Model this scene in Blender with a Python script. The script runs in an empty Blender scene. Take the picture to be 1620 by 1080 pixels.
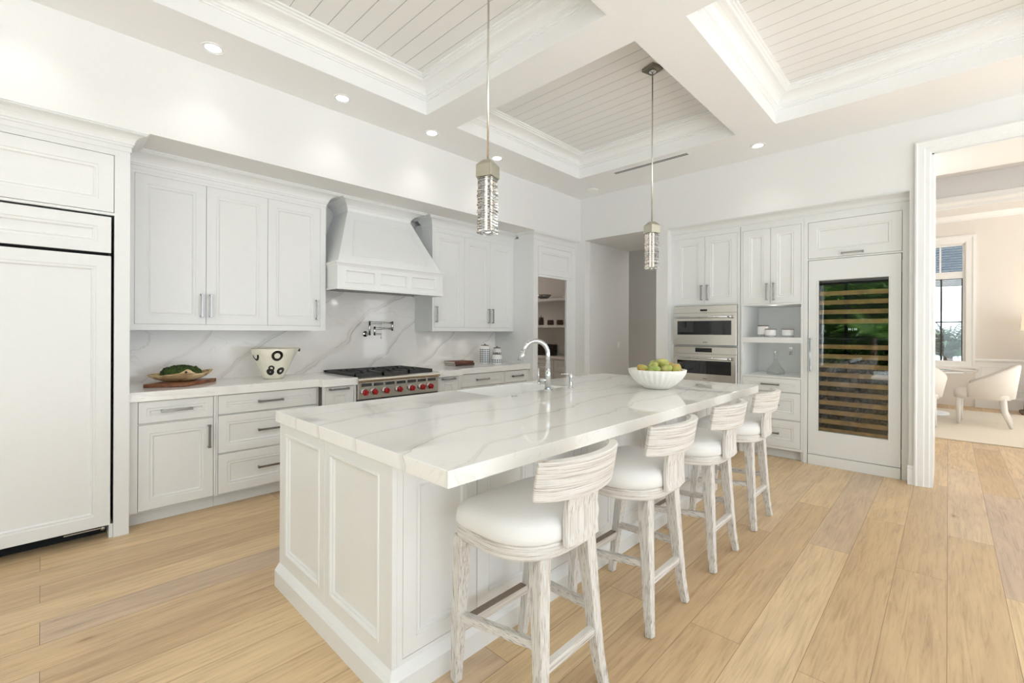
import bpy, bmesh, math, random
from mathutils import Vector, Matrix
C = bpy.context.scene.collection
S = bpy.context.scene
PI = math.pi
rnd = random.Random(7)

# ------------------------------------------------------------------ camera
YAW, ROLL, CAMZ = 0.7662, 0.0041, 1.35
fo = Vector((math.cos(YAW), math.sin(YAW), 0)); r0 = Vector((math.sin(YAW), -math.cos(YAW), 0)); u0 = Vector((0, 0, 1))
r1 = r0*math.cos(ROLL) + u0*math.sin(ROLL); u1 = r1.cross(fo)
cam = bpy.data.cameras.new('camera'); co = bpy.data.objects.new('camera', cam); C.objects.link(co)
mw = Matrix((r1, u1, -fo)).transposed().to_4x4(); mw.translation = Vector((0, 0, CAMZ)); co.matrix_world = mw
cam.sensor_width = 36; cam.lens = 717.1/1620*36; cam.shift_y = -16.1/1620; cam.clip_start = 0.02; cam.clip_end = 200
S.camera = co

# ------------------------------------------------------------------ world, daylight, exposure
W = bpy.data.worlds.new('world'); S.world = W; W.use_nodes = True
bg = W.node_tree.nodes['Background']; bg.inputs[0].default_value = (0.83, 0.91, 1.0, 1); bg.inputs[1].default_value = 3.4
S.view_settings.view_transform = 'Standard'; S.view_settings.look = 'None'; S.view_settings.gamma = 1
S.view_settings.exposure = -1.1; S.view_settings.use_curve_mapping = False
S.cycles.max_bounces = 12; S.cycles.diffuse_bounces = 7; S.cycles.glossy_bounces = 5; S.cycles.transmission_bounces = 10
S.cycles.transparent_max_bounces = 12; S.cycles.use_denoising = True; S.cycles.caustics_reflective = False; S.cycles.caustics_refractive = False
S.cycles.sample_clamp_indirect = 6
def area(name, loc, rot, sx, sy, power, col=(1, 1, 1), portal=False):
    l = bpy.data.lights.new(name, 'AREA'); l.shape = 'RECTANGLE'; l.size = sx; l.size_y = sy; l.energy = power; l.color = col
    if portal: l.cycles.is_portal = True
    o = bpy.data.objects.new(name, l); C.objects.link(o); o.location = loc; o.rotation_euler = rot
    return o
DAY = (.83, .91, 1.0)
area('daylight_rear_doors', (-4.34, -.75, 1.375), (0, -PI/2, 0), 2.7, 8.0, 1, DAY, True)
area('fill_rear_left', (-4.7, -1.9, .9), (0, -PI/2-.75, 0), 2.0, 5.2, 165, DAY)  # added area lamp, tilted up, fills from behind the camera
sl = bpy.data.lights.new('sun', 'SUN'); sl.energy = 60; sl.angle = .02; sl.color = (.84, .92, 1)
so_ = bpy.data.objects.new('sun', sl); C.objects.link(so_); so_.rotation_euler = Vector((.22, .72, -.80)).to_track_quat('-Z', 'Y').to_euler()
area('fill_side', (0.6, -5.4, .8), (PI/2+.50, 0, 0), 7.8, 2.0, 150, DAY)  # added area lamp on the unseen side, aimed upward to lift the ceiling
area('fill_dining', (9.0, -4.7, 1.6), (PI/2, 0, 0), 4.0, 2.4, 150, (1, .97, .93))  # area lamp filling the dining room, set apart from its window
area('fill_pantry', (5.2, 6.9, 2.3), (-PI/3, 0, 0), 1.0, 0.8, 28, (1, .9, .83))  # added lamp that brightens the pantry, which has no window
area('fill_hall', (7.2, 2.2, 3.0), (0, 0, 0), 1.0, 1.0, 22, (1, .95, .9))  # added overhead lamp that brightens the hall, no daylight opening above

# ------------------------------------------------------------------ materials
def mat(name, col, rough=0.5, metal=0.0, spec=0.5, coat=0.0):
    m = bpy.data.materials.new(name); m.use_nodes = True
    b = m.node_tree.nodes['Principled BSDF']
    b.inputs['Base Color'].default_value = (*col, 1); b.inputs['Roughness'].default_value = rough
    b.inputs['Metallic'].default_value = metal; b.inputs['Specular IOR Level'].default_value = spec
    b.inputs['Coat Weight'].default_value = coat
    return m
def nt(m):
    t = m.node_tree
    return t, t.nodes['Principled BSDF'], (lambda k, **kw: _n(t, k, kw)), t.links.new
def _n(t, k, kw):
    n = t.nodes.new(k)
    for a, v in kw.items():
        if a.startswith('i_'):
            key = a[2:]; key = int(key) if key.isdigit() else key.replace('_', ' ')
            n.inputs[key].default_value = v
        else: setattr(n, a, v)
    return n
def ramp(N, stops, interp='LINEAR'):
    r = N('ShaderNodeValToRGB'); e = r.color_ramp; e.interpolation = interp
    while len(e.elements) < len(stops): e.elements.new(0.5)
    for el, (p, c) in zip(e.elements, stops):
        el.position = p; el.color = (*c, 1) if not isinstance(c, (int, float)) else (c, c, c, 1)
    return r
def speckle(m, scale, amt, bump=0.0, dist=0.001):
    t, b, N, L = nt(m); col = b.inputs['Base Color'].default_value[:3]
    tc = N('ShaderNodeTexCoord'); n = N('ShaderNodeTexNoise', i_Scale=scale, i_Detail=4.0)
    L(tc.outputs['Object'], n.inputs['Vector'])
    r = ramp(N, [(0.3, tuple(c*(1-amt) for c in col)), (0.7, tuple(min(1, c*(1+amt*.4)) for c in col))])
    L(n.outputs['Fac'], r.inputs[0]); L(r.outputs[0], b.inputs['Base Color'])
    if bump:
        bp = N('ShaderNodeBump', i_Strength=bump, i_Distance=dist); L(n.outputs['Fac'], bp.inputs['Height']); L(bp.outputs[0], b.inputs['Normal'])
    return m
M = {}
M['wall'] = speckle(mat('wall_paint', (.80, .80, .795), .75), 60, .012, .05)
M['ceil'] = speckle(mat('ceiling_paint', (.93, .935, .94), .8), 60, .012)
M['trim'] = speckle(mat('trim_paint', (.88, .885, .885), .32), 40, .01)
M['cab'] = speckle(mat('cabinet_paint', (.80, .81, .808), .30), 40, .01)
M['gap_shade'] = speckle(mat('gap_shade_paint', (.10, .095, .09), .8), 20, .1)  # near-black carcass colour, puts shade into the gaps around doors and drawers
M['hallw'] = speckle(mat('hall_wall_paint', (.72, .715, .70), .75), 60, .012)
M['dinw'] = speckle(mat('dining_wall_paint', (.74, .71, .67), .75), 60, .012)
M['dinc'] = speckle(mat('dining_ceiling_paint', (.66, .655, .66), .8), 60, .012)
M['void'] = mat('dark_void', (.008, .008, .008), .9)
M['steel'] = speckle(mat('brushed_steel', (.66, .64, .59), .20, 1.0), 90, .05)
M['champ'] = speckle(mat('champagne_metal', (.50, .48, .40), .30, 1.0), 90, .05)
M['bronze'] = speckle(mat('dark_champagne_metal', (.24, .22, .18), .35, 1.0), 90, .05)
M['chrome'] = speckle(mat('chrome', (.62, .63, .64), .06, 1.0), 50, .02)
M['pull'] = speckle(mat('brushed_nickel', (.36, .355, .35), .25, 1.0), 90, .04)
M['iron'] = speckle(mat('cast_iron', (.025, .025, .025), .45), 60, .2, .2)
M['blackglass'] = speckle(mat('black_glass', (.006, .006, .007), .03, 0, .6), 30, .1)
M['red'] = speckle(mat('red_knob', (.30, .006, .010), .25), 60, .06)
M['sink'] = speckle(mat('white_fireclay', (.88, .88, .87), .08), 40, .01)
M['linen'] = speckle(mat('white_upholstery', (.79, .785, .78), .9), 500, .05, .3, .0006)
M['chairf'] = speckle(mat('ivory_boucle', (.74, .71, .67), .95), 260, .10, .5, .002)
M['rug'] = speckle(mat('cream_rug', (.74, .68, .58), .98), 200, .08, .5, .002)
M['brass'] = speckle(mat('dark_brass_strip', (.22, .17, .13), .4, .6), 90, .1)
M['moss'] = speckle(mat('green_moss', (.040, .075, .008), .95), 70, .92, .9, .01)
M['board'] = speckle(mat('walnut_board', (.20, .065, .022), .4), 30, .5)
M['lwood'] = speckle(mat('wine_rack_wood', (.82, .47, .20), .5), 14, .25)
M['darkwood'] = speckle(mat('dark_wood', (.13, .08, .045), .5), 30, .4)
M['spot'] = mat('black_glaze', (.012, .010, .008), .2)
M['cream'] = speckle(mat('cream_glaze', (.80, .77, .65), .15), 20, .05)
M['bisque'] = speckle(mat('white_bisque', (.88, .86, .82), .55), 40, .02)
M['canw'] = mat('canister_white', (.85, .85, .84), .25)
M['canb'] = mat('canister_blue_grey', (.10, .12, .18), .4)
M['paper'] = speckle(mat('book_pages', (.75, .72, .66), .8), 200, .1)
M['bookA'] = speckle(mat('brown_cloth', (.13, .04, .022), .6), 80, .2)
M['bookB'] = speckle(mat('dark_brown_cloth', (.06, .022, .016), .6), 80, .2)
M['bottle'] = mat('dark_bottle_glass', (.01, .012, .008), .1)
M['shade'] = mat('linen_shade', (.9, .8, .66), .8)
M['bldg'] = speckle(mat('white_stucco', (.9, .9, .9), .9), 10, .04)
M['deck'] = speckle(mat('pale_stone_paving', (.62, .60, .56), .8), 6, .12)
M['leaf'] = speckle(mat('green_leaf', (.17, .34, .05), .5), 3, .7)
M['palm'] = speckle(mat('dark_palm_leaf', (.02, .05, .02), .5), 3, .6)
M['blind'] = mat('window_blind', (.62, .65, .68), .6); M['bluegl'] = mat('blue_grey_glazing', (.045, .06, .085), .25)
M['wframe'] = mat('dark_window_frame', (.02, .02, .022), .4)
M['basket'] = speckle(mat('dark_wicker', (.05, .035, .025), .8), 60, .5)
M['jarbrown'] = speckle(mat('brown_ceramic', (.10, .06, .045), .4), 60, .4)

def glassmat(name, rough=0.0, tint=(1, 1, 1), ior=1.45):
    m = mat(name, tint, rough); b = m.node_tree.nodes['Principled BSDF']
    b.inputs['Transmission Weight'].default_value = 1; b.inputs['IOR'].default_value = ior
    return m
M['glass'] = glassmat('clear_glass'); M['crystal'] = glassmat('crystal', .04, (1, 1, 1), 1.5)
def pane_mat():
    m = bpy.data.materials.new('window_pane_glass'); m.use_nodes = True; t = m.node_tree; t.nodes.clear()
    o = t.nodes.new('ShaderNodeOutputMaterial'); mx = t.nodes.new('ShaderNodeMixShader'); tr = t.nodes.new('ShaderNodeBsdfTransparent')
    g = t.nodes.new('ShaderNodeBsdfGlossy'); g.inputs['Roughness'].default_value = .01; f = t.nodes.new('ShaderNodeFresnel'); f.inputs[0].default_value = 1.75
    tr.inputs[0].default_value = (.93, .95, .93, 1)
    t.links.new(f.outputs[0], mx.inputs[0]); t.links.new(tr.outputs[0], mx.inputs[1]); t.links.new(g.outputs[0], mx.inputs[2]); t.links.new(mx.outputs[0], o.inputs[0])
    return m
M['pane'] = pane_mat()
def thin_mat():
    m = bpy.data.materials.new('thin_clear_glass'); m.use_nodes = True; t = m.node_tree; t.nodes.clear()
    o = t.nodes.new('ShaderNodeOutputMaterial'); mx = t.nodes.new('ShaderNodeMixShader'); tr = t.nodes.new('ShaderNodeBsdfTransparent')
    g = t.nodes.new('ShaderNodeBsdfGlossy'); g.inputs['Roughness'].default_value = .02; f = t.nodes.new('ShaderNodeLayerWeight'); f.inputs[0].default_value = .25
    mp = t.nodes.new('ShaderNodeMapRange'); mp.inputs['To Min'].default_value = .04; mp.inputs['To Max'].default_value = .55; mp.inputs['From Min'].default_value = .25
    tr.inputs[0].default_value = (.955, .96, .955, 1)
    t.links.new(f.outputs['Facing'], mp.inputs['Value']); t.links.new(mp.outputs[0], mx.inputs[0]); t.links.new(tr.outputs[0], mx.inputs[1]); t.links.new(g.outputs[0], mx.inputs[2]); t.links.new(mx.outputs[0], o.inputs[0])
    return m
M['thin'] = thin_mat()
def emit(name, col, s):
    m = mat(name, col, .5); b = m.node_tree.nodes['Principled BSDF']
    b.inputs['Emission Color'].default_value = (*col, 1); b.inputs['Emission Strength'].default_value = s
    return m
M['lampglow'] = emit('lamp_lens_glow', (1, .96, .88), 14); M['core'] = emit('crystal_led_core', (1, .93, .82), 2.4)
M['shade_lit'] = emit('lit_linen_shade', (1, .86, .66), .9); M['digit'] = emit('display_digits', (.8, .9, 1), 2.0)
M['lensoff'] = mat('unlit_lens', (.92, .92, .92), .4)

def marble(name, scale=1.0, rough=0.04, rot=(0, 0, .5), strength=1.0, base=(.86, .845, .82), off=(0, 0, 0), lines=None, vein=(.33, .30, .26)):
    # lines: (a, b, c) plane direction, then (position, width, strength) of each drawn vein
    m = mat(name, base, rough, 0, .5); t, b, N, L = nt(m)
    tc = N('ShaderNodeTexCoord'); mp = N('ShaderNodeMapping'); mp.inputs['Rotation'].default_value = rot; mp.inputs['Scale'].default_value = (scale*.55, scale*1.5, scale*1.5)
    mp.inputs['Location'].default_value = off
    L(tc.outputs['Object'], mp.inputs[0])
    outs = []
    def band(src, c, wid, a, soft=1.0):
        s = N('ShaderNodeMath', operation='SUBTRACT', i_1=c); L(src, s.inputs[0])
        ab = N('ShaderNodeMath', operation='ABSOLUTE'); L(s.outputs[0], ab.inputs[0])
        r = N('ShaderNodeMapRange'); r.inputs['From Min'].default_value = 0; r.inputs['From Max'].default_value = wid; r.inputs['To Min'].default_value = a; r.inputs['To Max'].default_value = 0
        L(ab.outputs[0], r.inputs['Value']); return r.outputs[0]
    def mask(src, sc, lo, hi):
        mk = N('ShaderNodeTexNoise', i_Scale=sc, i_Detail=3.0); L(mp.outputs[0], mk.inputs['Vector'])
        mr = ramp(N, [(lo, 0.0), (hi, 1.0)]); L(mk.outputs['Fac'], mr.inputs[0])
        mu = N('ShaderNodeMath', operation='MULTIPLY'); L(src, mu.inputs[0]); L(mr.outputs[0], mu.inputs[1]); return mu.outputs[0]
    for sc, wid, a, dst in ((1.25, .010, .50, 1.2), (2.3, .007, .34, 2.0), (.8, .05, .16, .8)):
        nz = N('ShaderNodeTexNoise', i_Scale=sc, i_Detail=7.0, i_Roughness=.52, i_Distortion=dst); L(mp.outputs[0], nz.inputs['Vector'])
        outs.append(mask(band(nz.outputs['Fac'], .5, wid, a*strength), sc*1.3, .46, .62))
    if lines:
        (la, lb, lc), lst = lines
        sp = N('ShaderNodeSeparateXYZ'); L(tc.outputs['Object'], sp.inputs[0]); cur = None
        for k_, o_ in zip((la, lb, lc), range(3)):
            mu = N('ShaderNodeMath', operation='MULTIPLY', i_1=k_); L(sp.outputs[o_], mu.inputs[0])
            if cur is None: cur = mu.outputs[0]
            else: ad = N('ShaderNodeMath', operation='ADD'); L(cur, ad.inputs[0]); L(mu.outputs[0], ad.inputs[1]); cur = ad.outputs[0]
        for sc, am in ((1.1, .55), (5.0, .10), (22.0, .018)):
            nz = N('ShaderNodeTexNoise', i_Scale=sc, i_Detail=3.0); L(tc.outputs['Object'], nz.inputs['Vector'])
            ma = N('ShaderNodeMath', operation='MULTIPLY_ADD', i_1=am); L(nz.outputs['Fac'], ma.inputs[0]); L(cur, ma.inputs[2]); cur = ma.outputs[0]
        for c_, w_, a_ in lst:
            c_ += .334
            outs.append(mask(band(cur, c_, w_, a_), 2.1, .36, .52)); outs.append(band(cur, c_+w_*1.4, w_*3.5, a_*.28)); outs.append(mask(band(cur, c_+w_*2.2, w_*.5, a_*.8), 2.9, .42, .55))
    c0_ = outs[0]
    for o_ in outs[1:]:
        mx = N('ShaderNodeMath', operation='MAXIMUM'); L(c0_, mx.inputs[0]); L(o_, mx.inputs[1]); c0_ = mx.outputs[0]
    mix = N('ShaderNodeMix', data_type='RGBA'); mix.inputs['A'].default_value = (*base, 1); mix.inputs['B'].default_value = (*vein, 1)
    L(c0_, mix.inputs['Factor']); L(mix.outputs['Result'], b.inputs['Base Color'])
    return m
M['marble_i'] = marble('island_marble', .85, .03, (0, 0, .25), .5, (.90, .90, .885), (0, 0, 0), ((-.10, 1, 0), [(1.06, .006, .48), (1.33, .008, .52), (1.60, .006, .46), (1.95, .009, .52), (2.22, .006, .44), (.82, .006, .46)]), (.36, .33, .29))
M['marble_c'] = marble('counter_marble', 1.0, .05, (0, 0, .4), .95, (.90, .895, .88))
M['marble_w'] = marble('backsplash_marble', .9, .07, (0, .75, 0), .55, (.90, .872, .84), (.35, 0, .2), ((-.72, 0, 1), [(-.37, .016, .72), (-.85, .010, .62), (.12, .012, .60), (.52, .008, .4), (-1.42, .012, .60), (-1.85, .010, .5)]), (.36, .31, .26))

def floor_mat():
    m = mat('oak_plank_floor', (.6, .45, .3), .38, 0, .35); t, b, N, L = nt(m)
    tc = N('ShaderNodeTexCoord')
    br = N('ShaderNodeTexBrick', offset=.37, offset_frequency=2, squash=1.0); br.inputs['Scale'].default_value = 1
    br.inputs['Brick Width'].default_value = 2.1; br.inputs['Row Height'].default_value = .215; br.inputs['Mortar Size'].default_value = .0013
    br.inputs['Mortar Smooth'].default_value = .1; br.inputs['Bias'].default_value = 0
    br.inputs['Color1'].default_value = (0, 0, 0, 1); br.inputs['Color2'].default_value = (1, 1, 1, 1); br.inputs['Mortar'].default_value = (.5, .5, .5, 1)
    L(tc.outputs['Object'], br.inputs['Vector'])
    tone = ramp(N, [(0, (.49, .35, .205)), (.3, (.60, .445, .265)), (.6, (.65, .495, .30)), (.8, (.56, .43, .295)), (1, (.50, .385, .285))]); L(br.outputs['Color'], tone.inputs[0])
    # offset the grain of every board
    sep = N('ShaderNodeSeparateXYZ'); L(tc.outputs['Object'], sep.inputs[0])
    ofs = N('ShaderNodeMath', operation='MULTIPLY_ADD', i_1=37.0); L(br.outputs['Color'], ofs.inputs[0]); L(sep.outputs[0], ofs.inputs[2])
    cb = N('ShaderNodeCombineXYZ'); L(ofs.outputs[0], cb.inputs[0]); L(sep.outputs[1], cb.inputs[1])
    L(br.outputs['Color'], cb.inputs[2])
    mp = N('ShaderNodeMapping'); mp.inputs['Scale'].default_value = (1.3, 22, 5); L(cb.outputs[0], mp.inputs[0])
    g = N('ShaderNodeTexNoise', i_Scale=2.2, i_Detail=9.0, i_Roughness=.68, i_Distortion=.9); L(mp.outputs[0], g.inputs['Vector'])
    gr = ramp(N, [(.28, (.60, .56, .53)), (.42, (.86, .84, .82)), (.52, (1, 1, 1)), (.72, (1.12, 1.12, 1.10))]); L(g.outputs['Fac'], gr.inputs[0])
    mp2 = N('ShaderNodeMapping'); mp2.inputs['Scale'].default_value = (.8, 3.4, 1); L(cb.outputs[0], mp2.inputs[0])
    g2 = N('ShaderNodeTexNoise', i_Scale=1.3, i_Detail=3.0, i_Distortion=2.2); L(mp2.outputs[0], g2.inputs['Vector'])
    gr2 = ramp(N, [(.35, (.90, .88, .88)), (.65, (1.05, 1.04, 1.02))]); L(g2.outputs['Fac'], gr2.inputs[0])
    vo = N('ShaderNodeTexVoronoi', i_Scale=1.0); mp3 = N('ShaderNodeMapping'); mp3.inputs['Scale'].default_value = (1.5, 4.0, 1); L(cb.outputs[0], mp3.inputs[0]); L(mp3.outputs[0], vo.inputs['Vector'])
    kr = ramp(N, [(.0, (.32, .25, .2)), (.03, (.50, .43, .38)), (.06, (.88, .85, .83)), (.12, (1, 1, 1))]); L(vo.outputs['Distance'], kr.inputs[0])
    a = tone.outputs[0]
    for o2, f in ((gr.outputs[0], .85), (gr2.outputs[0], .9), (kr.outputs[0], .85)):
        mx = N('ShaderNodeMix', data_type='RGBA', blend_type='MULTIPLY'); mx.inputs['Factor'].default_value = f
        L(a, mx.inputs['A']); L(o2, mx.inputs['B']); a = mx.outputs['Result']
    mm = N('ShaderNodeMix', data_type='RGBA'); L(br.outputs['Fac'], mm.inputs['Factor']); L(a, mm.inputs['A']); mm.inputs['B'].default_value = (.24, .15, .09, 1)
    L(mm.outputs['Result'], b.inputs['Base Color'])
    bp = N('ShaderNodeBump', i_Strength=.15, i_Distance=.002); L(g.outputs['Fac'], bp.inputs['Height']); L(bp.outputs[0], b.inputs['Normal'])
    return m
M['floor'] = floor_mat()
def plank_ceiling():
    m = mat('ceiling_planks', (.76, .75, .73), .7); t, b, N, L = nt(m)
    tc = N('ShaderNodeTexCoord'); sep = N('ShaderNodeSeparateXYZ'); L(tc.outputs['Object'], sep.inputs[0])
    d = N('ShaderNodeMath', operation='DIVIDE', i_1=.1265); L(sep.outputs[0], d.inputs[0])
    f = N('ShaderNodeMath', operation='FRACT'); L(d.outputs[0], f.inputs[0])
    p = N('ShaderNodeMath', operation='PINGPONG', i_1=.5); L(d.outputs[0], p.inputs[0])
    r = ramp(N, [(0, (.52, .51, .50)), (.014, (.60, .59, .58)), (.024, (.86, .86, .85))]); L(p.outputs[0], r.inputs[0]); L(r.outputs[0], b.inputs['Base Color'])
    r2 = ramp(N, [(0, 0.0), (.025, 1.0)]); L(p.outputs[0], r2.inputs[0])
    bp = N('ShaderNodeBump', i_Strength=1.0, i_Distance=.004); L(r2.outputs[0], bp.inputs['Height']); L(bp.outputs[0], b.inputs['Normal'])
    return m
M['cplank'] = plank_ceiling()
def washed(name, scale):
    m = mat(name, (.8, .77, .72), .8, 0, .2); t, b, N, L = nt(m)
    tc = N('ShaderNodeTexCoord'); mp = N('ShaderNodeMapping'); mp.inputs['Scale'].default_value = scale; L(tc.outputs['Object'], mp.inputs[0])
    n = N('ShaderNodeTexNoise', i_Scale=1.0, i_Detail=5.0, i_Roughness=.6, i_Distortion=.12); L(mp.outputs[0], n.inputs['Vector'])
    r = ramp(N, [(.31, (.27, .225, .20)), (.385, (.47, .42, .38)), (.45, (.66, .63, .595)), (.53, (.76, .74, .71)), (.7, (.80, .785, .76))]); L(n.outputs['Fac'], r.inputs[0]); L(r.outputs[0], b.inputs['Base Color'])
    bp = N('ShaderNodeBump', i_Strength=.9, i_Distance=.006); L(n.outputs['Fac'], bp.inputs['Height']); L(bp.outputs[0], b.inputs['Normal'])
    return m
M['wx'] = washed('whitewashed_wood_x', (3, 9, 250)); M['wy'] = washed('whitewashed_wood_y', (260, 3.2, 260)); M['wf'] = washed('whitewashed_wood_ring', (6, 6, 240)); M['wz'] = washed('whitewashed_wood_z', (260, 260, 3.2))
def rootwood():
    m = mat('bleached_root_wood', (.55, .40, .22), .7); t, b, N, L = nt(m)
    tc = N('ShaderNodeTexCoord'); mp = N('ShaderNodeMapping'); mp.inputs['Scale'].default_value = (6, 25, 40); L(tc.outputs['Object'], mp.inputs[0])
    n = N('ShaderNodeTexNoise', i_Scale=1.0, i_Detail=6.0, i_Distortion=1.0); L(mp.outputs[0], n.inputs['Vector'])
    r = ramp(N, [(.3, (.16, .09, .04)), (.5, (.50, .36, .19)), (.7, (.66, .53, .33))]); L(n.outputs['Fac'], r.inputs[0]); L(r.outputs[0], b.inputs['Base Color'])
    bp = N('ShaderNodeBump', i_Strength=.6, i_Distance=.006); L(n.outputs['Fac'], bp.inputs['Height']); L(bp.outputs[0], b.inputs['Normal'])
    return m
M['root'] = rootwood()
def fruitmat(name, c1, c2, s):
    m = mat(name, c1, .4); t, b, N, L = nt(m); tc = N('ShaderNodeTexCoord')
    n = N('ShaderNodeTexNoise', i_Scale=s, i_Detail=2.0); L(tc.outputs['Object'], n.inputs['Vector'])
    r = ramp(N, [(.42, c1), (.62, c2)]); L(n.outputs['Fac'], r.inputs[0]); L(r.outputs[0], b.inputs['Base Color'])
    return m
M['fr1'] = fruitmat('green_fruit_skin', (.30, .33, .07), (.46, .43, .15), 22); M['fr2'] = fruitmat('blushed_fruit_skin', (.34, .34, .07), (.48, .22, .07), 14)
M['fr3'] = fruitmat('deep_green_fruit_skin', (.20, .28, .05), (.38, .38, .12), 18)

# ------------------------------------------------------------------ mesh helpers
class MB:
    def __init__(s): s.v = []; s.f = []; s.smooth = []
    def add(s, vs, fs, smooth=False):
        n = len(s.v); s.v += [Vector(v) for v in vs]
        for f in fs: s.f.append([i+n for i in f]); s.smooth.append(smooth)
        return s
    def box(s, x0, x1, y0, y1, z0, z1):
        vs = [(x, y, z) for z in (z0, z1) for y in (y0, y1) for x in (x0, x1)]
        return s.add(vs, [(0, 2, 3, 1), (4, 5, 7, 6), (0, 1, 5, 4), (2, 6, 7, 3), (0, 4, 6, 2), (1, 3, 7, 5)])
    def hexa(s, b, t):           # bottom quad, top quad
        return s.add(list(b)+list(t), [(3, 2, 1, 0), (4, 5, 6, 7), (0, 1, 5, 4), (1, 2, 6, 5), (2, 3, 7, 6), (3, 0, 4, 7)])
    def rings(s, rings, cap0=True, cap1=True, smooth=False, close=True):
        n = len(rings[0]); vs = [p for r in rings for p in r]; fs = []
        for i in range(len(rings)-1):
            for j in range(n if close else n-1):
                k = (j+1) % n; fs.append((i*n+j, i*n+k, (i+1)*n+k, (i+1)*n+j))
        if cap0: fs.append(tuple(reversed(range(n))))
        if cap1: fs.append(tuple((len(rings)-1)*n+j for j in range(n)))
        return s.add(vs, fs, smooth)
    def lathe(s, prof, c=(0, 0, 0), seg=32, cap0=True, cap1=True, smooth=True, mod=None):
        rs = []
        for r, z in prof:
            ring = []
            for j in range(seg):
                a = 2*PI*j/seg; rr = max(r, .0004)*(mod(a, z) if mod else 1)
                ring.append((c[0]+rr*math.cos(a), c[1]+rr*math.sin(a), c[2]+z))
            rs.append(ring)
        return s.rings(rs, cap0, cap1, smooth)
    def tube(s, pts, rad, seg=12, smooth=True, square=False):
        pts = [Vector(p) for p in pts]; rs = []
        if not isinstance(rad, (list, tuple)): rad = [rad]*len(pts)
        up = None
        for i, p in enumerate(pts):
            d = (pts[min(i+1, len(pts)-1)]-pts[max(i-1, 0)]).normalized()
            if up is None:
                up = Vector((0, 0, 1)) if abs(d.z) < .9 else Vector((1, 0, 0))
            a = d.cross(up)
            a.normalize(); up = a.cross(d).normalized()
            if square: ring = [p+(a*sx+up*sy)*rad[i] for sx, sy in ((1, 1), (-1, 1), (-1, -1), (1, -1))]
            else: ring = [p+(a*math.cos(2*PI*j/seg)+up*math.sin(2*PI*j/seg))*rad[i] for j in range(seg)]
            rs.append(ring)
        return s.rings(rs, True, True, smooth and not square)
    def cyl(s, p0, p1, r, seg=20, smooth=True): return s.tube([p0, p1], r, seg, smooth)
    def build(s, name, m, parent=None, bevel=0, kind=None, seg=1):
        base = Vector((0, 0, 0))
        p = parent
        while p is not None: base += p.location; p = p.parent
        me = bpy.data.meshes.new(name); me.from_pydata([v-base for v in s.v], [], s.f)
        bm = bmesh.new(); bm.from_mesh(me); bmesh.ops.recalc_face_normals(bm, faces=bm.faces); bm.to_mesh(me); bm.free()
        for p, sm in zip(me.polygons, s.smooth): p.use_smooth = sm
        me.materials.append(M[m] if isinstance(m, str) else m)
        o = bpy.data.objects.new(name, me); C.objects.link(o)
        if parent is not None: o.parent = parent
        if bevel:
            b = o.modifiers.new('bevel', 'BEVEL'); b.width = bevel; b.segments = seg; b.limit_method = 'ANGLE'; b.angle_limit = math.radians(35)
        if kind: o['kind'] = kind
        return o
def tag(o, label, cat, group=None):
    o['label'] = label; o['category'] = cat
    if group: o['group'] = group
    return o
def thing(name, loc, label, cat, group=None, rz=0):
    o = bpy.data.objects.new(name, None); C.objects.link(o); o.location = loc; o.rotation_euler = (0, 0, rz); o.empty_display_size = .1
    return tag(o, label, cat, group)
def struct(name, mb, m, bevel=0): return mb.build(name, m, None, bevel, 'structure')
def dup(root, loc, rz=None, label=None, group=None, sc=None):
    def cp(o, par):
        c = o.copy(); C.objects.link(c); c.parent = par
        for ch in list(o.children): cp(ch, c)
        return c
    r = cp(root, None); r.location = loc
    if rz is not None: r.rotation_euler = (0, 0, rz)
    if sc: r.scale = sc
    if label: r['label'] = label
    if group: r['group'] = group
    return r
def text_mesh(name, txt, size, m):
    cu = bpy.data.curves.new(name, 'FONT'); cu.body = txt; cu.size = size; cu.align_x = 'CENTER'
    tmp = bpy.data.objects.new(name, cu); C.objects.link(tmp); bpy.context.view_layer.update()
    me = bpy.data.meshes.new_from_object(tmp.evaluated_get(bpy.context.evaluated_depsgraph_get()))
    bpy.data.objects.remove(tmp); bpy.data.curves.remove(cu); me.materials.clear(); me.materials.append(M[m])
    o = bpy.data.objects.new(name, me); C.objects.link(o); return o
# a face map: 'y' = plane y=P seen from -y, 'x' = plane x=P seen from -x; d = distance out towards the viewer
def fm(kind, P):
    if kind == 'y': return lambda u, v, d: (u, P-d, v)
    return lambda u, v, d: (P-d, u, v)
def fbox(mb, F, ua, ub, va, vb, d0, d1):
    a = F(ua, va, d0); b = F(ub, vb, d1)
    return mb.box(*(sorted((a[0], b[0]))+sorted((a[1], b[1]))+sorted((a[2], b[2]))))
def rectring(F, u0, u1, v0, v1, ins, d): return [F(u0+ins, v0+ins, d), F(u1-ins, v0+ins, d), F(u1-ins, v1-ins, d), F(u0+ins, v1-ins, d)]
def panel_mb(F, u0, u1, v0, v1, stile=.062, t=.02, deep=.011, raise_=False):
    mb = MB(); s = stile
    seq = [(0, -t), (0, 0), (s, 0), (s+.0015, -.004), (s+.012, -.0045), (s+.014, -.0015), (s+.019, -.003), (s+.024, -deep)]
    return mb.rings([rectring(F, u0, u1, v0, v1, i, d) for i, d in seq], True, True)
def pull_mb(F, ua, ub, v, vert=False, d=.034, w=.0075):
    mb = MB(); L = ub-ua; e = .012
    def bx(a0, a1, b0, b1, d0, d1):
        if vert: fbox(mb, F, b0, b1, a0, a1, d0, d1)
        else: fbox(mb, F, a0, a1, b0, b1, d0, d1)
    bx(ua, ub, v-w, v+w, d-.009, d)
    for p in (ua, ub-e): bx(p, p+e, v-w*1.25, v+w*1.25, .0005, d+.001)
    return mb
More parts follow.
